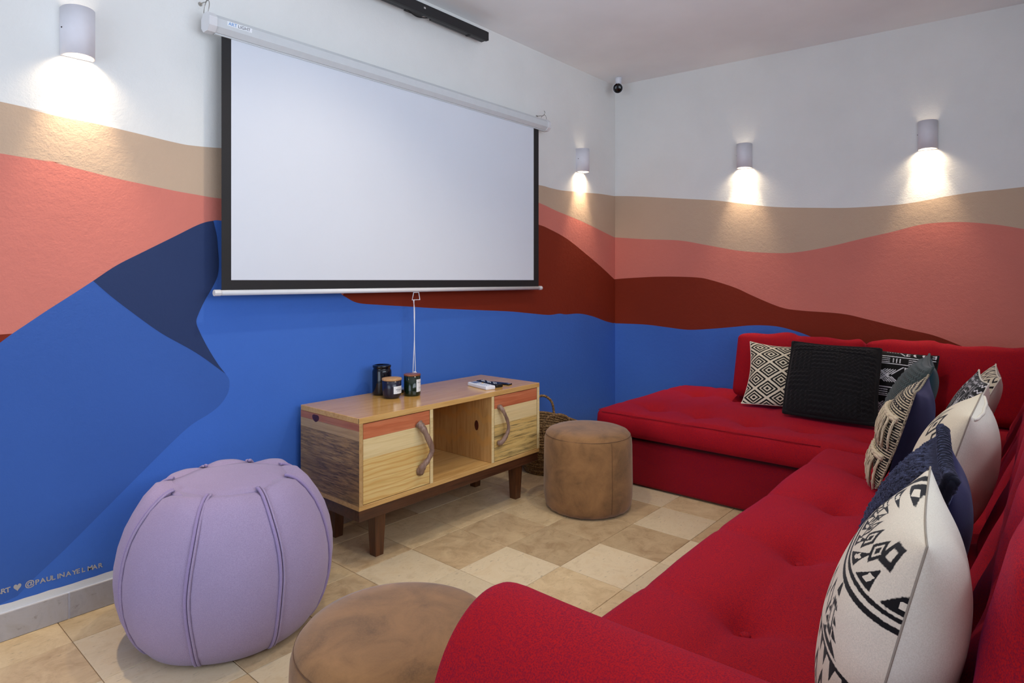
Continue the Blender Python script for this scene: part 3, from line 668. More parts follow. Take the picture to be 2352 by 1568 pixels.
def hp_(a, r, z): return (r*math.cos(a), r*math.sin(a), z)
rope_handle('handle', [hp_(a0+.42, .186, .27), hp_(a0+.42, .19, .33), hp_(a0+.34, .19, .395), hp_(a0+.12, .19, .432), hp_(a0-.12, .19, .432), hp_(a0-.34, .19, .395), hp_(a0-.42, .19, .33), hp_(a0-.42, .186, .27)])
a0 = math.radians(232)
rope_handle('handle', [hp_(a0+.44, .19, .27), hp_(a0+.44, .198, .315), hp_(a0+.34, .205, .365), hp_(a0+.12, .21, .39), hp_(a0-.12, .21, .39), hp_(a0-.34, .205, .365), hp_(a0-.44, .198, .315), hp_(a0-.44, .19, .27)])

# ---------------------------------------------------------------- suede stools
def suede(name, rgb):
    m = NT(name); c = s2l(rgb); g = m.noise(m.co(), 9, 6, .62, .5); fn = m.noise(m.co(), 260, 3, .6)
    base = m.ramp(g, [(.30, tuple(v*.58 for v in c)), (.5, c), (.70, tuple(v*1.36 for v in c))])
    m.col(m.mix(m.ramp(fn, [(.4, (0, 0, 0)), (.7, (.30,)*3)]), base, tuple(v*1.35 for v in c)))
    m.bump(fn, .15, .001); return m.set(Roughness=.8, Sheen_Weight=.25, Specular_IOR_Level=.25)
M_SUEDE = suede('brown suede', (136, 98, 60)); M_SEAM = plain('dark stitched seam', (96, 68, 48), .8)
def stool(label, x, y, r, h, a_seam):
    t = thing('suede_stool', label, 'ottoman', (x, y, 0), 'round brown suede stools')
    prof = [(r*.62, .004), (r*.84, 0), (r*.92, .010), (r*.965, .03), (r*.99, .07), (r, .13), (r*.995, h*.55), (r*.99, h-.085), (r*.982, h-.055), (r*.955, h-.032), (r*.90, h-.016), (r*.80, h-.006), (r*.6, h), (r*.3, h+.002), (r*.05, h+.002)]
    rr = np.random.default_rng(int(x*100)); ph = rr.uniform(0, 6, 5)
    v, f = lathe_vf(prof, 72, lambda a, i: 1+.004*math.sin(3*a+ph[0])+.004*math.sin(5*a+ph[1]+i*.3)+(.012*math.sin(22*a+ph[2]) if i in (1, 2) else 0))
    mesh('body', v, f, M_SUEDE, t)
    tube('top_seam', [(r*.9545*math.cos(a), r*.9545*math.sin(a), h-.031) for a in np.linspace(0, 2*math.pi, 73)[:-1]], .0012, M_SEAM, t, 5, True)
    tube('side_seam', [(r*k*math.cos(a_seam), r*k*math.sin(a_seam), z) for k, z in ((.962, h-.036), (.985, h-.06), (.993, h-.1), (.998, h*.5), (1.001, .13), (.993, .07), (.967, .03))], .0007, M_SEAM, t, 5)
stool('round brown suede stool standing between the media cabinet and the red chaise', 2.821, 1.892, .239, .425, math.radians(-115))
stool('round brown suede stool beside the purple-red sofa arm and the lavender pouf', .94, 1.165, .247, .415, math.radians(150))

# ---------------------------------------------------------------- lavender pouf
M_LAV = fabric('lavender linen', (168, 152, 184), (138, 120, 156), speck=.5, fine=420, sheen=.15, bump=.3); M_LAVP = fabric('lavender piping', (160, 142, 184), fine=500)
pf = thing('fabric_pouf', 'large round lavender linen pouf with piped panel seams by the blue wall', 'pouf', (1.025, 2.214, 0))
r, h = .353, .528
prof = [(.55*r, .006), (.70*r, 0), (.80*r, .018), (.885*r, .06), (.945*r, .11), (.985*r, .165), (r, .22), (.995*r, .27), (.965*r, .33), (.915*r, .385), (.85*r, .43), (.76*r, .472), (.66*r, .502), (.585*r, .516), (.545*r, .519)]
def pr(z_i): return prof[z_i]
NP = 8
def lob(a, i):
    t = abs(math.sin(NP*a/2)); k = smoothstep(0, 1, min(1, i/3))*.9+.1
    w = .022*(t**.6)*k+.006*math.sin(3*a+1.3)+.004*math.sin(7*a+i*.5)
    if i >= 11: w += .028*math.sin(24*a+i*1.7)*(i-10)/4*.35*(1-t*.3)
    return .985+w
v, f = lathe_vf(prof, 192, lob)
def lump(p):
    x_, y_, z_ = p; a = math.atan2(y_, x_); q = math.hypot(x_, y_)/r; k = smoothstep(.40, .52, z_)
    return (x_, y_, z_+k*(.020*abs(math.sin(NP*a/2))**.7*math.exp(-((q-.70)/.13)**2)-.010*math.exp(-((q-.55)/.06)**2)+.004*math.sin(5*a+1)))
v = [lump(p) for p in v]; mesh('body', v, f, M_LAV, pf)
v, f = lathe_vf([(.50*r, .500), (.560*r, .506), (.552*r, .512), (.40*r, .522), (.2*r, .526), (.02*r, .527)], 64, lambda a, i: 1+.03*math.sin(8*a+.6)+.02*math.sin(5*a+1)); mesh('top_panel', v, f, M_LAV, pf)
for k in range(NP):
    a = 2*math.pi*k/NP; pts = []
    for i in range(1, len(prof)):
        rr_, zz = prof[i]; q = rr_*lob(a, i)+.003; da = .010*math.sin(i*1.1+k*2)
        pts.append((q*math.cos(a+da), q*math.sin(a+da), zz+.002))
    pts[0] = (pts[0][0], pts[0][1], .008)
    v, f = tube_vf(smooth_path(pts, 3), .0056, 8); mesh('piping', v, f, M_LAVP, pf)
    pts2 = [(x*1.004-.011*math.sin(a), y*1.004+.011*math.cos(a), z) for x, y, z in pts]
    v, f = tube_vf(smooth_path(pts2, 3), .0042, 6); mesh('piping', v, f, M_LAV, pf)

# ---------------------------------------------------------------- red corner sofa
M_REDF = fabric('red woven wool', (178, 13, 18), (104, 4, 40), speck=.75, fine=380, rough=.85, sheen=.07, tint=(.6, .1, .6), bump=.5, patch=.05)
M_REDB = fabric('red woven wool base', (154, 10, 18), (90, 4, 42), speck=.75, fine=380, sheen=.08, bump=.35)
def place(V, M): return [tuple(M @ Vector(p)) for p in V]
def soft(name, size, r, n, disp, M, mat, parent, lo):
    V, Fc = rbox(size, r, n, disp); o = mesh(name, place(V, M), Fc, mat, parent); return loc(o, lo)
def tuft_field(P2, pts, deep=.062, w=.05, wide=.016, ww=.14):
    d = np.zeros(len(P2))
    for q in pts:
        rr = np.hypot(P2[:, 0]-q[0], P2[:, 1]-q[1]); d -= deep*np.exp(-(rr/w)**1.1)+wide*np.exp(-(rr/ww)**2)
    return d
def button(name, pos, parent, lo, mat, nrm=(0, 0, 1)):
    bm = bmesh.new(); bmesh.ops.create_uvsphere(bm, u_segments=14, v_segments=8, radius=.013)
    bmesh.ops.scale(bm, vec=(1, 1, .45), verts=bm.verts)
    bmesh.ops.transform(bm, matrix=Matrix.Translation(pos) @ Vector(nrm).to_track_quat('Z', 'Y').to_matrix().to_4x4(), verts=bm.verts)
    return loc(bm_obj(name, bm, mat, parent, True), lo)
sofa = thing('sofa', 'red tufted sofa with a rounded end arm along the window side', 'sofa', (2.0, .35, 0))
# base
soft('base', (2.25, .98, .26), .02, (8, 6, 3), None, Matrix.Translation((2.073, .275, .145)), M_REDB, sofa, sofa)
# seat cushion
SX0, SX1, SY0, SY1 = .965, 3.188, .03, .810
cxm, cym = (SX0+SX1)/2, (SY0+SY1)/2
tm = [(1.45, .535), (1.91, .548), (2.376, .555), (2.87, .55), (1.45, .23), (1.91, .23), (2.376, .23), (2.87, .23)]
def seat_disp(tufts, x0, x1, y0, y1, crown, zc, creases):
    mx, my, hx_, hy_ = (x0+x1)/2, (y0+y1)/2, (x1-x0)/2, (y1-y0)/2
    def D(V, N):
        W2 = V[:, :2]+np.array([mx, my]); up = np.clip(N[:, 2], 0, 1); V = V.copy()
        top = (V[:, 2] > 0)*up
        cr = crown*(1-np.clip(np.abs(V[:, 0]/hx_), 0, 1)**4)*(1-np.clip(np.abs(V[:, 1]/hy_), 0, 1)**4)
        dz = cr+tuft_field(W2, tufts)
        for kind, c in creases:
            dd = np.abs(W2[:, 0 if kind == 'x' else 1]-c); dz -= .008*np.exp(-(dd/.022)**1.3)
        dz += .004*np.sin(W2[:, 0]*9+W2[:, 1]*4)+.003*np.sin(W2[:, 1]*13-W2[:, 0]*5)
        V[:, 2] += dz*top
        side = (1-np.abs(N[:, 2]))
        sc = .012*np.cos(V[:, 2]/.15*math.pi)-.010*np.cos((W2[:, 0]-1.45)*2*math.pi/.466)*np.abs(N[:, 1])-.006*np.cos((W2[:, 1]-1.835)*2*math.pi/.29)*np.abs(N[:, 0])
        V[:, 0] += N[:, 0]*side*sc; V[:, 1] += N[:, 1]*side*sc
        return V
    return D
soft('seat_cushion', (SX1-SX0, SY1-SY0, .165), .045, (90, 36, 3), seat_disp(tm, SX0, SX1, SY0, SY1, .018, .36, [('y', .545), ('y', .23)]+[('x', c) for c in (1.45, 1.91, 2.376, 2.87)]), Matrix.Translation((cxm, cym, .355)), M_REDF, sofa, sofa)
for q in tm[:4]: button('tuft_button', (q[0], q[1], .394), sofa, sofa, M_REDF)
# arm: profile swept along Y with rounded front
AP = [(.950, .06), (.955, .30), (.957, .50), (.955, .572), (.945, .612), (.922, .637), (.890, .650), (.855, .652), (.820, .644), (.786, .626), (.755, .598), (.730, .560), (.713, .515), (.702, .46), (.696, .38), (.692, .25), (.690, .06)]
apc = np.array([.835, .36]); v = []; f = []
ys = list(np.linspace(-.21, .755, 26))+[.775, .790, .800, .806, .808]; sc = [1]*26+[.995, .985, .965, .93, .86]
ap = smooth_path([(a, b, 0) for a, b in AP], 3); n = len(ap)
for y, s_ in zip(ys, sc):
    for p in ap:
        q = apc+(np.array(p[:2])-apc)*np.array([s_, s_ if p[1] > .3 else 1]); sag = .004*math.sin(y*7)
        v.append((q[0], y, q[1]+sag))
for i in range(len(ys)-1):
    for k in range(n):
        k2 = (k+1) % n; f.append((i*n+k, i*n+k2, (i+1)*n+k2, (i+1)*n+k))
f.append(tuple(range(n-1, -1, -1))); f.append(tuple((len(ys)-1)*n+k for k in range(n)))
loc(mesh('armrest', v, f, M_REDF, sofa), sofa)
# tufted backrests (window side)
def backrest(x0, x1, parent, lo):
    L = x1-x0; Hh, Th = .50, .17; lean = math.radians(17)
    M = Matrix.Translation(((x0+x1)/2, -.022, .625)) @ Matrix.Rotation(lean, 4, 'X')
    pts = []
    k = int(round(L/.30))
    for i in range(k+1): pts.append((-L/2+L*i/k, .09)); 
    for i in range(k): pts.append((-L/2+L*(i+.5)/k, -.09))
    def D(V, N):
        V = V.copy(); fr = np.clip(N[:, 1], 0, 1); P2 = V[:, [0, 2]]
        dz = tuft_field(P2, pts, .05, .05, .03, .10)+.045
        dz -= .018*np.exp(-((np.abs(((P2[:, 0]+L/2) % (L/k))-(L/k)*0)/.03)**1.5))*(P2[:, 1] > .09)
        dz -= .018*np.exp(-((np.abs(((P2[:, 0]+L/2) % (L/k))-(L/k)/2)/.03)**1.5))*(P2[:, 1] < -.09)
        V[:, 1] += dz*fr
        tp = np.clip(N[:, 2], 0, 1); V[:, 2] += tp*(.012*np.cos(2*math.pi*(V[:, 0]+L/2)/(L/k)+math.pi))
        return V
    soft('backrest', (L, Th, Hh), .06, (int(L*40), 3, 24), D, M, M_REDF, parent, lo)
    for q in pts:
        if -L/2 < q[0] < L/2: button('tuft_button', tuple(M @ Vector((q[0], Th/2-.026, q[1]))), parent, lo, M_REDF, M.to_3x3() @ Vector((0, 1, 0)))
backrest(.965, 3.20, sofa, sofa)
# chaise along the back wall
ch = thing('chaise', 'wide red tufted chaise section with loose back cushions against the mural wall', 'sofa', (3.85, 1.0, 0))
soft('base', (1.16, 2.32, .262), .02, (6, 8, 3), None, Matrix.Translation((3.848, .925, .139)), M_REDB, ch, ch)
HX0, HX1, HY0, HY1 = 3.224, 4.432, -.235, 2.105
tc = [(x, y) for x in (3.50, 4.12) for y in (1.835, 1.545, 1.255, .96, .66, .36)]
soft('seat_cushion', (HX1-HX0, HY1-HY0, .145), .035, (40, 70, 3), seat_disp(tc, HX0, HX1, HY0, HY1, .016, .36, [('x', 3.50), ('x', 4.12)]+[('y', c) for c in (1.835, 1.545, 1.255)]), Matrix.Translation(((HX0+HX1)/2, (HY0+HY1)/2, .363)), M_REDF, ch, ch)
loc(tube('seam', [(HX0-.001, y, .4225) for y in np.linspace(.83, 2.06, 30)], .0022, M_REDB, ch, 6), ch)
loc(tube('seam', [(x, HY1+.001, .4225) for x in np.linspace(3.26, 4.39, 30)], .0022, M_REDB, ch, 6), ch)
for q in tc[:3]+tc[6:9]: button('tuft_button', (q[0], q[1], .390), ch, ch, M_REDF)
def back_cushion(y0, y1, pulls):
    L = y1-y0; Hh, Th = .43, .17; lean = math.radians(16)
    M = Matrix.Translation((4.235, (y0+y1)/2, .645)) @ Matrix.Rotation(lean, 4, 'Y')
    def D(V, N):
        V = V.copy(); fr = np.clip(-N[:, 0], 0, 1); P2 = V[:, [1, 2]]; e = (1-(P2[:, 0]/(L/2))**2).clip(0)*(1-(P2[:, 1]/(Hh/2))**2).clip(0)
        V[:, 0] -= fr*.035*np.sqrt(e)
        V[:, 2] += np.clip(N[:, 2], 0, 1)*(.010*np.sin(P2[:, 0]*11+y0)+.006*np.sin(P2[:, 0]*27))
        for q in pulls:
            dd = np.abs(P2[:, 0]+(y0+y1)/2-q); w = np.exp(-(dd/.02)**1.4); V[:, 0] += fr*.02*w; V[:, 2] -= np.clip(N[:, 2], 0, 1)*.012*w
            rr = np.hypot(P2[:, 0]+(y0+y1)/2-q, P2[:, 1]+.02); V[:, 0] += fr*.025*np.exp(-(rr/.06)**1.5)
        return V
    soft('back_cushion', (Th, L, Hh), .045, (4, int(L*44), 20), D, M, M_REDF, ch, ch)
back_cushion(.846, 1.612, [1.22]); back_cushion(.02, .838, [.462])
backrest(3.215, 4.10, ch, ch)
# ---------------------------------------------------------------- cushions
def ink_mat(name, light_rgb, dark_rgb, edge=.02, fine=500, bump=.25, rough=.9, stitch=0):
    m = NT(name); at = m.n('ShaderNodeAttribute', attribute_name='ink')
    jit = m.n('ShaderNodeMath', operation='MULTIPLY_ADD'); jit.inputs[1].default_value = edge*2; jit.inputs[2].default_value = -edge
    m.l(m.noise(m.co(), fine*.5, 2), jit.inputs[0])
    ad = m.n('ShaderNodeMath', operation='ADD'); m.l(at.outputs['Fac'], ad.inputs[0]); m.l(jit.outputs[0], ad.inputs[1])
    mr = m.n('ShaderNodeMapRange'); mr.inputs[1].default_value = -edge*.4; mr.inputs[2].default_value = edge*.4; m.l(ad.outputs[0], mr.inputs[0])
    fn = m.noise(m.co(), fine, 2, .6); L, Dk = s2l(light_rgb), s2l(dark_rgb)
    lt = m.ramp(fn, [(.35, tuple(v*.86 for v in L)), (.65, L)]); dk = m.ramp(fn, [(.35, tuple(v*.7 for v in Dk)), (.65, Dk)])
    m.col(m.mix(mr.outputs[0], lt, dk)); m.bump(fn, bump, .001)
    return m.set(Roughness=rough, Sheen_Weight=.1, Specular_IOR_Level=.2)
def bands(m, B): return np.max([hw-np.abs(m-c) for c, hw in B], axis=0)
def seg(x, y, x0, y0, x1, y1, w):
    dx_, dy_ = x1-x0, y1-y0; t = np.clip(((x-x0)*dx_+(y-y0)*dy_)/(dx_*dx_+dy_*dy_), 0, 1)
    return w-np.hypot(x-x0-t*dx_, y-y0-t*dy_)
def U(*a): return np.max(a, axis=0)
def ink_diamond(u, v):
    p, q = u*1.45+v*1.9, u*1.45-v*1.9
    m = np.maximum(np.abs((p % 1)-.5), np.abs((q % 1)-.5))*2
    return bands(m, [(0, .17), (.43, .09), (.76, .10), ])
def ink_mud(u, v, sc=1.0, ox=0, oy=0):   # returns >0 for WHITE lines on black
    x = ((u*sc+ox) % 1.3); y = ((v*sc+oy) % .92); s = np.full(u.shape, -1.0); w = .013
    yy = y-.30
    s = U(s, seg(x, y, 0, .02, .60, .02, w), seg(x, y, .66, .02, 1.3, .02, w), seg(x, y, 0, .26, .60, .26, w), seg(x, y, .66, .26, 1.3, .26, w))
    for k in range(3): s = U(s, seg(x, y, .08, .07+.06*k, .28, .07+.06*k, w*.8), seg(x, y, .75, .07+.06*k, .98, .07+.06*k, w*.8))
    for k in range(3): s = U(s, seg(x, y, .38+.07*k, .07, .38+.07*k, .20, w*.8), seg(x, y, 1.06+.07*k, .07, 1.06+.07*k, .20, w*.8))
    for c in (.20, .38):   # wavy lines
        cxw = c+.03*np.sin(y*28); s = U(s, np.minimum(.022-np.abs(x-cxw), np.minimum(y-.33, .86-y)))
    for c, sg_ in ((.02, 1), (.60, -1)):   # combs
        s = U(s, seg(x, y, c, .33, c, .86, w))
        for k in range(9): s = U(s, seg(x, y, c, .34+.064*k, c+sg_*.06, .34+.064*k, w*.8))
    for k in range(5):     # chevrons
        d = .05+.055*k; s = U(s, seg(x, y, .70+d, .595, .70+d*1.0+.16, .595+.18, w*.8), seg(x, y, .70+d, .595, .70+d+.16, .595-.18, w*.8))
    s = U(s, seg(x, y, .68, .86, .98, .55, w), seg(x, y, .68, .33, .98, .64, w), seg(x, y, 1.28, .33, 1.05, .56, w), seg(x, y, 1.28, .86, 1.05, .63, w))
    return s
def ink_mud1(u, v): return -ink_mud(u, v, 1.0, .95, .36)
def ink_mud2(u, v): return -ink_mud(v, u, 1.5, .3, .2)
def ink_zig(u, v):
    z = np.abs(((u*2.2) % 1)-.5)*2; return .09-np.abs(((v*3.2+z*.55) % .5)-.25)
def ink_fringe(u, v):
    row = np.floor(v*21); st = np.abs(((v*21) % 1)-.5)
    dash = ((u*6.5+row*.37) % 1)
    line = st-.24
    br = np.where(row % 2 == 0, .12-np.abs(dash-.5)*.9, -1)
    return np.where((row % 4) < 2, np.maximum(line, np.minimum(br, .1)), line)
def dia(u, v, cu, cv, a, b): return np.abs(u-cu)/a+np.abs(v-cv)/b
def ring(m, R, w): return w-np.abs(m-R)
def ink_cream(u, v):
    s = np.full(u.shape, -1.0)
    for cu, cv in ((.72, .50), (.34, .60), (.04, .66), (.84, -.02), (.50, .14), (.70, -.44), (.2, -.2), (-.3, .1), (-.5, -.4), (.3, -.7)):
        m = dia(u, v, cu, cv, .20, .22); s = U(s, ring(m, .82, .16)*.2, (.30-m)*.2)
    return s
def ink_tribal(u, v):
    s = np.full(u.shape, -1.0)
    for k in range(8):      # row of diamonds under the top seam
        cu = -.86+.215*k; m = np.abs(u-cu)/.10+np.abs(v-.74)/.115; s = U(s, ring(m, .80, .20)*.06, (.32-m)*.06)
    m = np.maximum(np.abs(u-.80)/.09, np.abs(v-.80)/.10); s = U(s, ring(m, .7, .26)*.06)
    r_ = np.hypot((u-1.0)/1.75, (v-1.0)/.55); a = np.arctan2((1.0-v)/.55, (1.0-u)/1.75)
    for R, w in ((1.0, .030), (1.14, .040)): s = U(s, (w-np.abs(r_-R))*.5)
    tri = np.abs(((a*5.2+.25) % 1)-.5)*2                                   # triangles hanging inside the double arc
    s = U(s, np.minimum(np.minimum(.93-r_, r_-.62)*.5, ((r_-.58)*2.1-tri)*.10))
    s = np.where((np.abs(tri) < .22) & (r_ > .76) & (r_ < .86), -.05, s)
    cu, top, bot = .52, .36, -.12                                          # stepped tree motif
    for k in range(5):
        z0 = top-(top-bot)*(k+1)/5; w_ = .05+.045*k; yy = (v-z0)/((top-bot)/5)
        s = U(s, np.minimum(np.minimum(yy, 1.0-yy)*.09, (1-np.abs(u-cu)/(w_*(1.05-.8*yy)))*.05))
    m = np.maximum(np.abs(u-cu)/(.055+.09*np.clip((.30-v), 0, .4)), np.abs(v-.09)/.17); s = np.where(m < 1, ring(m, .62, .16)*.05, s)
    s = U(s, .014-np.abs(v+.16))
    for k in range(11):
        cu2 = -.9+.18*k; s = U(s, np.minimum(np.minimum(v+.30, -.16-v), .055*(v+.30)/.14-np.abs(u-cu2)))
    for k in range(5):
        cu2 = -.75+.26*k; m = np.abs(u-cu2)/.10+np.abs(v-.12)/.17; s = U(s, ring(m, .8, .2)*.07)
    for k in range(7):
        cu2 = -.84+.28*k; m = np.abs(u-cu2)/.12+np.abs(v+.52)/.22; s = U(s, ring(m, .8, .2)*.09, (.3-m)*.09)
    return s
def ink_none(u, v): return np.full(u.shape, -1.0)

def pillow(label, A, B_, dn, T, front_mat, back_mat, ink=None, N=60, front=(0, 1, 0), relief=None, seam=None, seam_r=.003, conc=.07, zmin=.459, seed=0, power=.55, name='throw_pillow', group='throw cushions heaped on the red sofa'):
    """A,B_: ends of the top edge; dn: vector from top edge to bottom edge"""
    A, B_, dn = Vector(A), Vector(B_), Vector(dn)
    e = (B_-A)/2; g = -dn/2; C0 = (A+B_)/2+dn/2
    nrm = e.cross(g).normalized()
    if nrm.dot(Vector(front)) < 0: nrm = -nrm
    base = C0-g; t = thing(name, label, 'cushion', (base.x, base.y, zmin), group)
    rs = np.random.default_rng(seed+11); ph = rs.uniform(0, 6.28, 8)
    s1 = np.sin(np.linspace(-math.pi/2, math.pi/2, N+1)); s1 = .45*s1+.55*np.linspace(-1, 1, N+1)
    u, v = np.meshgrid(s1, s1, indexing='ij')
    def surf(sign):
        uu = u*(1-conc*(1-v**2)*np.abs(u)**3); vv = v*(1-conc*(1-u**2)*np.abs(v)**3)
        uu = uu+.012*np.sin(3.1*v+ph[0])*np.abs(u)**2; vv = vv+.014*np.sin(2.7*u+ph[1])*np.abs(v)**2
        hh = T*((1-u**2).clip(0)*(1-v**2).clip(0))**power
        edge = ((1-u**2).clip(0)*(1-v**2).clip(0))
        wr = .05*np.sin(u*9+ph[2]+3*v)*(np.abs(v)**3)+.05*np.sin(v*10+ph[3]-2*u)*(np.abs(u)**3)+.03*np.sin(4*u+3*v+ph[4])
        hh = hh*(1+wr*1.2)
        if relief is not None and sign > 0: hh = hh+relief(u, v)*np.clip(edge*8, 0, 1)
        X = C0.x+e.x*uu+g.x*vv+sign*nrm.x*hh; Y = C0.y+e.y*uu+g.y*vv+sign*nrm.y*hh; Z = C0.z+e.z*uu+g.z*vv+sign*nrm.z*hh
        sag = (1-(Z-zmin)/.16).clip(0, 1); Y = Y+sign*nrm.y*sag*.012
        Z = np.where(Z < zmin+.03, zmin+.03*np.exp((Z-zmin-.03)/.03), Z)
        return np.stack([X, Y, Z], -1)
    lc = np.array(t.location)
    for sign, mt, nm in ((1, front_mat, 'front_cover'), (-1, back_mat, 'back_cover')):
        Pp = surf(sign)-lc; n = N+1
        fl = [(i*n+j, (i+1)*n+j, (i+1)*n+j+1, i*n+j+1) for i in range(N) for j in range(N)]
        o = mesh(nm, Pp.reshape(-1, 3), fl, mt, t)
        ctr = o.data.polygons[(N//2)*N+N//2].normal
        if ctr.dot(nrm)*sign < 0: o.data.flip_normals()
        if sign > 0 and ink is not None:
            at = o.data.attributes.new('ink', 'FLOAT', 'POINT'); at.data.foreach_set('value', ink(u, v).reshape(-1).astype(np.float32))
        if sign > 0: Pf = Pp
    rim = [Pf[i, 0] for i in range(N+1)]+[Pf[N, j] for j in range(1, N+1)]+[Pf[i, N] for i in range(N-1, -1, -1)]+[Pf[0, j] for j in range(N-1, 0, -1)]
    if seam:
        v_, f_ = tube_vf([tuple(p) for p in rim], seam_r, 6, True); mesh('seam', v_, f_, seam, t)
    return t, surf, (u, v), lc, nrm
M_CREAM = fabric('cream cotton', (226, 220, 206), (196, 186, 168), speck=.4, fine=500, sheen=.1); M_CREAMS = plain('grey seam thread', (150, 140, 126), .8)
M_TRIBAL = ink_mat('cream cotton with black embroidery', (226, 214, 194), (20, 19, 22), .007); M_MUD = ink_mat('black mudcloth print', (222, 220, 226), (20, 19, 21), .010)
M_DIA = ink_mat('woven diamond cloth', (220, 208, 186), (16, 15, 16), .05, 420); M_ZIG = ink_mat('zigzag embroidered cloth', (216, 204, 182), (26, 24, 24), .03)
M_FRG = ink_mat('striped boho weave', (206, 190, 160), (24, 21, 22), .05, 380, .4); M_EMB = ink_mat('cream linen with black diamonds', (222, 210, 186), (22, 21, 24), .012)
M_BLK = fabric('black chunky knit', (24, 22, 25), (10, 9, 11), fine=320, bump=.6, sheen=.08); M_BLKC = plain('black cotton', (24, 22, 24), .9)
M_NAVYK = fabric('navy fuzzy knit', (15, 15, 28), (8, 8, 14), fine=240, bump=.8, sheen=.25, tint=(.5, .55, 1)); M_NAVYC = fabric('navy cotton', (28, 30, 74), (20, 22, 54), fine=600, sheen=.2, tint=(.6, .65, 1))
M_NAVYB = fabric('dark navy velvet', (18, 17, 42), (10, 10, 24), fine=700, sheen=.3, tint=(.5, .5, 1)); M_TEALK = fabric('teal ribbed knit', (52, 66, 66), (34, 44, 46), fine=400, bump=.5); M_TEALC = fabric('teal satin back', (28, 76, 92), (18, 52, 64), fine=700, sheen=.15)
M_TAS = fabric('natural cotton fringe', (212, 196, 168), (170, 150, 120), fine=600, sheen=.1)

def knit_blocks(u, v):
    bu, bv = np.floor((u+1)*1.75), np.floor((v+1)*1.75); alt = ((bu+bv) % 2) == 0
    rib = np.where(alt, np.sin(u*52+.8*np.sin(v*60)), np.sin(v*52+.8*np.sin(u*60)))
    fu, fv = np.abs(((u+1)*1.75) % 1-.5)*2, np.abs(((v+1)*1.75) % 1-.5)*2
    groove = -.006*np.exp(-((1-np.maximum(fu, fv))/.05)**2)
    return .0035*rib+.0018*np.sin(u*110)*np.sin(v*110)+groove
def knit_rib(u, v): return .0028*np.sin(v*60)+.0012*np.sin(u*70)
def fuzz(u, v): return .003*np.sin(u*60+2*np.sin(v*37))*np.sin(v*55+2*np.sin(u*41))+.0015*rng.standard_normal(u.shape)
def weave(u, v): return .0022*np.sin(v*13*2*math.pi/1.0)*np.sign(np.sin(u*40))*.6

# against the back cushions of the chaise
FX = (-1, 0, .5)
pillow('black and cream woven cushion with nested diamond pattern', (4.055, 1.462, .822), (4.115, 1.03, .815), (-.265, -.04, -.365), .062, M_DIA, M_BLKC, ink_diamond, 130, FX, seam=M_CREAM, conc=.10, seed=1)
pillow('square black chunky knit cushion with basket-weave blocks', (3.945, 1.168, .842), (3.945, .712, .830), (-.275, -.03, -.372), .078, M_BLK, M_BLKC, None, 150, FX, knit_blocks, M_BLK, .013, conc=.015, seed=2, power=.42)
pillow('black mudcloth cushion with white wavy lines behind the black knit cushion', (4.055, .905, .828), (4.05, .452, .812), (-.14, 0, -.372), .062, M_MUD, M_BLKC, ink_mud1, 150, FX, seam=M_BLKC, conc=.05, seed=3)
# along the window side, leaning on the tufted backrest
FY = (0, 1, 0)
pillow('large cream cushion with black tribal embroidery beside the sofa arm', (1.371, .166, .875), (.975, .122, .868), (0, .098, -.42), .100, M_TRIBAL, M_CREAM, ink_tribal, 170, FY, seam=M_CREAMS, seam_r=.0016, seed=4, conc=.08)
nv = pillow('dark navy fuzzy knit cushion with a braided edge', (1.815, .194, .855), (1.392, .135, .850), (0, .13, -.41), .095, M_NAVYK, M_NAVYC, None, 140, FY, fuzz, M_NAVYK, .010, seed=5, conc=.06)
cr = pillow('cream cushion with scattered black embroidered diamonds and a zip seam', (2.436, .158, .872), (1.997, .154, .868), (0, .12, -.41), .10, M_EMB, M_CREAM, ink_cream, 120, FY, seam=M_CREAMS, seam_r=.0018, seed=6)
fr = pillow('black and cream striped cushion with two rows of tassels and navy back', (2.96, .365, .840), (2.565, .355, .828), (0, .11, -.380), .080, M_FRG, M_NAVYB, ink_fringe, 120, FY, weave, M_FRG, .004, seed=7)
pillow('black and white mudcloth cushion with a white cotton back', (3.10, .212, .862), (2.70, .158, .860), (0, .15, -.39), .056, M_MUD, M_CREAM, ink_mud2, 120, FY, seam=M_CREAM, seed=8)
pillow('cream cushion with dark zigzag embroidery deep in the sofa corner', (3.70, .190, .825), (3.24, .150, .820), (0, .17, -.365), .066, M_ZIG, M_CREAM, ink_zig, 120, FY, seam=M_CREAM, seed=9)
pillow('dark teal ribbed knit cushion with satin back', (3.64, .445, .856), (3.16, .372, .850), (0, .17, -.395), .086, M_TEALK, M_TEALC, None, 140, FY, knit_rib, M_TEALK, .005, seed=10)
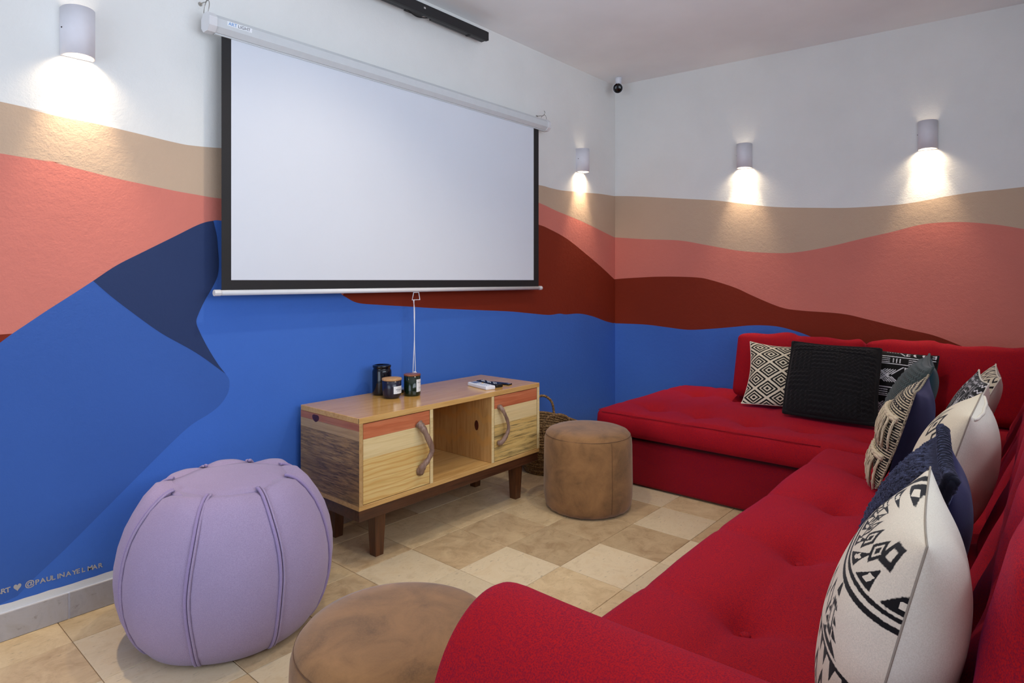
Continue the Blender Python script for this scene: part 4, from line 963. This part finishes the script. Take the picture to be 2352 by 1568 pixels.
# braided edge of the navy cushion
t, surf, (u, v), lc, nrm = nv
Pf = surf(1)-lc; n = Pf.shape[0]
edge = [Pf[i, -1] for i in range(n)]+[Pf[-1, j] for j in range(n-2, n//4, -1)]
for k in range(2):
    pts = []
    for i, p in enumerate(edge): pts.append(tuple(p+np.array(nrm)*(.008*math.sin(i*.55+k*math.pi))+np.array([0, 0, .006+.006*math.cos(i*.55+k*math.pi)])))
    v_, f_ = tube_vf(pts, .0075, 7); mesh('braid', v_, f_, M_NAVYK, t)
# tassels of the fringe cushion: each tassel is one bundle of cotton strands
t, surf, (u, v), lc, nrm = fr
Pf = surf(1)-lc; n = Pf.shape[0]; nn = np.array(nrm)
def on(uu, vv):
    i = int(np.argmin(np.abs(u[:, 0]-uu))); j = int(np.argmin(np.abs(v[0]-vv))); return Pf[i, j]
for vv in (.34, -.42):
    cord = [tuple(on(q, vv+.035)+nn*(.006+.003*math.sin(i*1.4))) for i, q in enumerate(np.linspace(-.97, .97, 60))]
    v_, f_ = tube_vf(cord, .0075, 6); mesh('braid', v_, f_, M_TAS, t)
    cord = [tuple(on(q, vv+.075)+nn*(.006+.003*math.cos(i*1.4))) for i, q in enumerate(np.linspace(-.97, .97, 60))]
    v_, f_ = tube_vf(cord, .0075, 6); mesh('braid', v_, f_, M_TAS, t)
    for q in np.linspace(-.95, .96, 16):
        V_, F_ = [], []; root = on(q, vv)+nn*.006
        for s_ in range(22):
            o1 = np.array([rng.uniform(-.008, .008), 0, rng.uniform(-.004, .004)]); L = rng.uniform(.075, .105)
            sp = np.array([rng.uniform(-.026, .026), 0, 0]); low = on(q, vv-.33)
            pts = []
            for k in range(6):
                w = k/5; b = root*(1-w)+np.array(low)*w; d_ = b-root; ln = np.linalg.norm(d_) or 1
                b = root+(d_/ln*.35+np.array([0, .02, -.75]))*L*w
                pts.append(tuple(b+o1+sp*w**1.3+nn*(.006+.014*math.sin(w*2.2)+rng.uniform(-.003, .004))))
            v_, f_ = tube_vf(pts, .0014, 5, base=len(V_)); V_ += v_; F_ += f_
        mesh('tassel', V_, F_, M_TAS, t)

# zip along the top edge of the cream cushion
t, surf, (u, v), lc, nrm = cr
Pf = surf(-1)-lc; nn = np.array(nrm)
v_, f_ = tube_vf([tuple(Pf[i, -4]-nn*.001) for i in range(8, Pf.shape[0]-8)], .0045, 6); mesh('zip', v_, f_, M_CREAM, t)
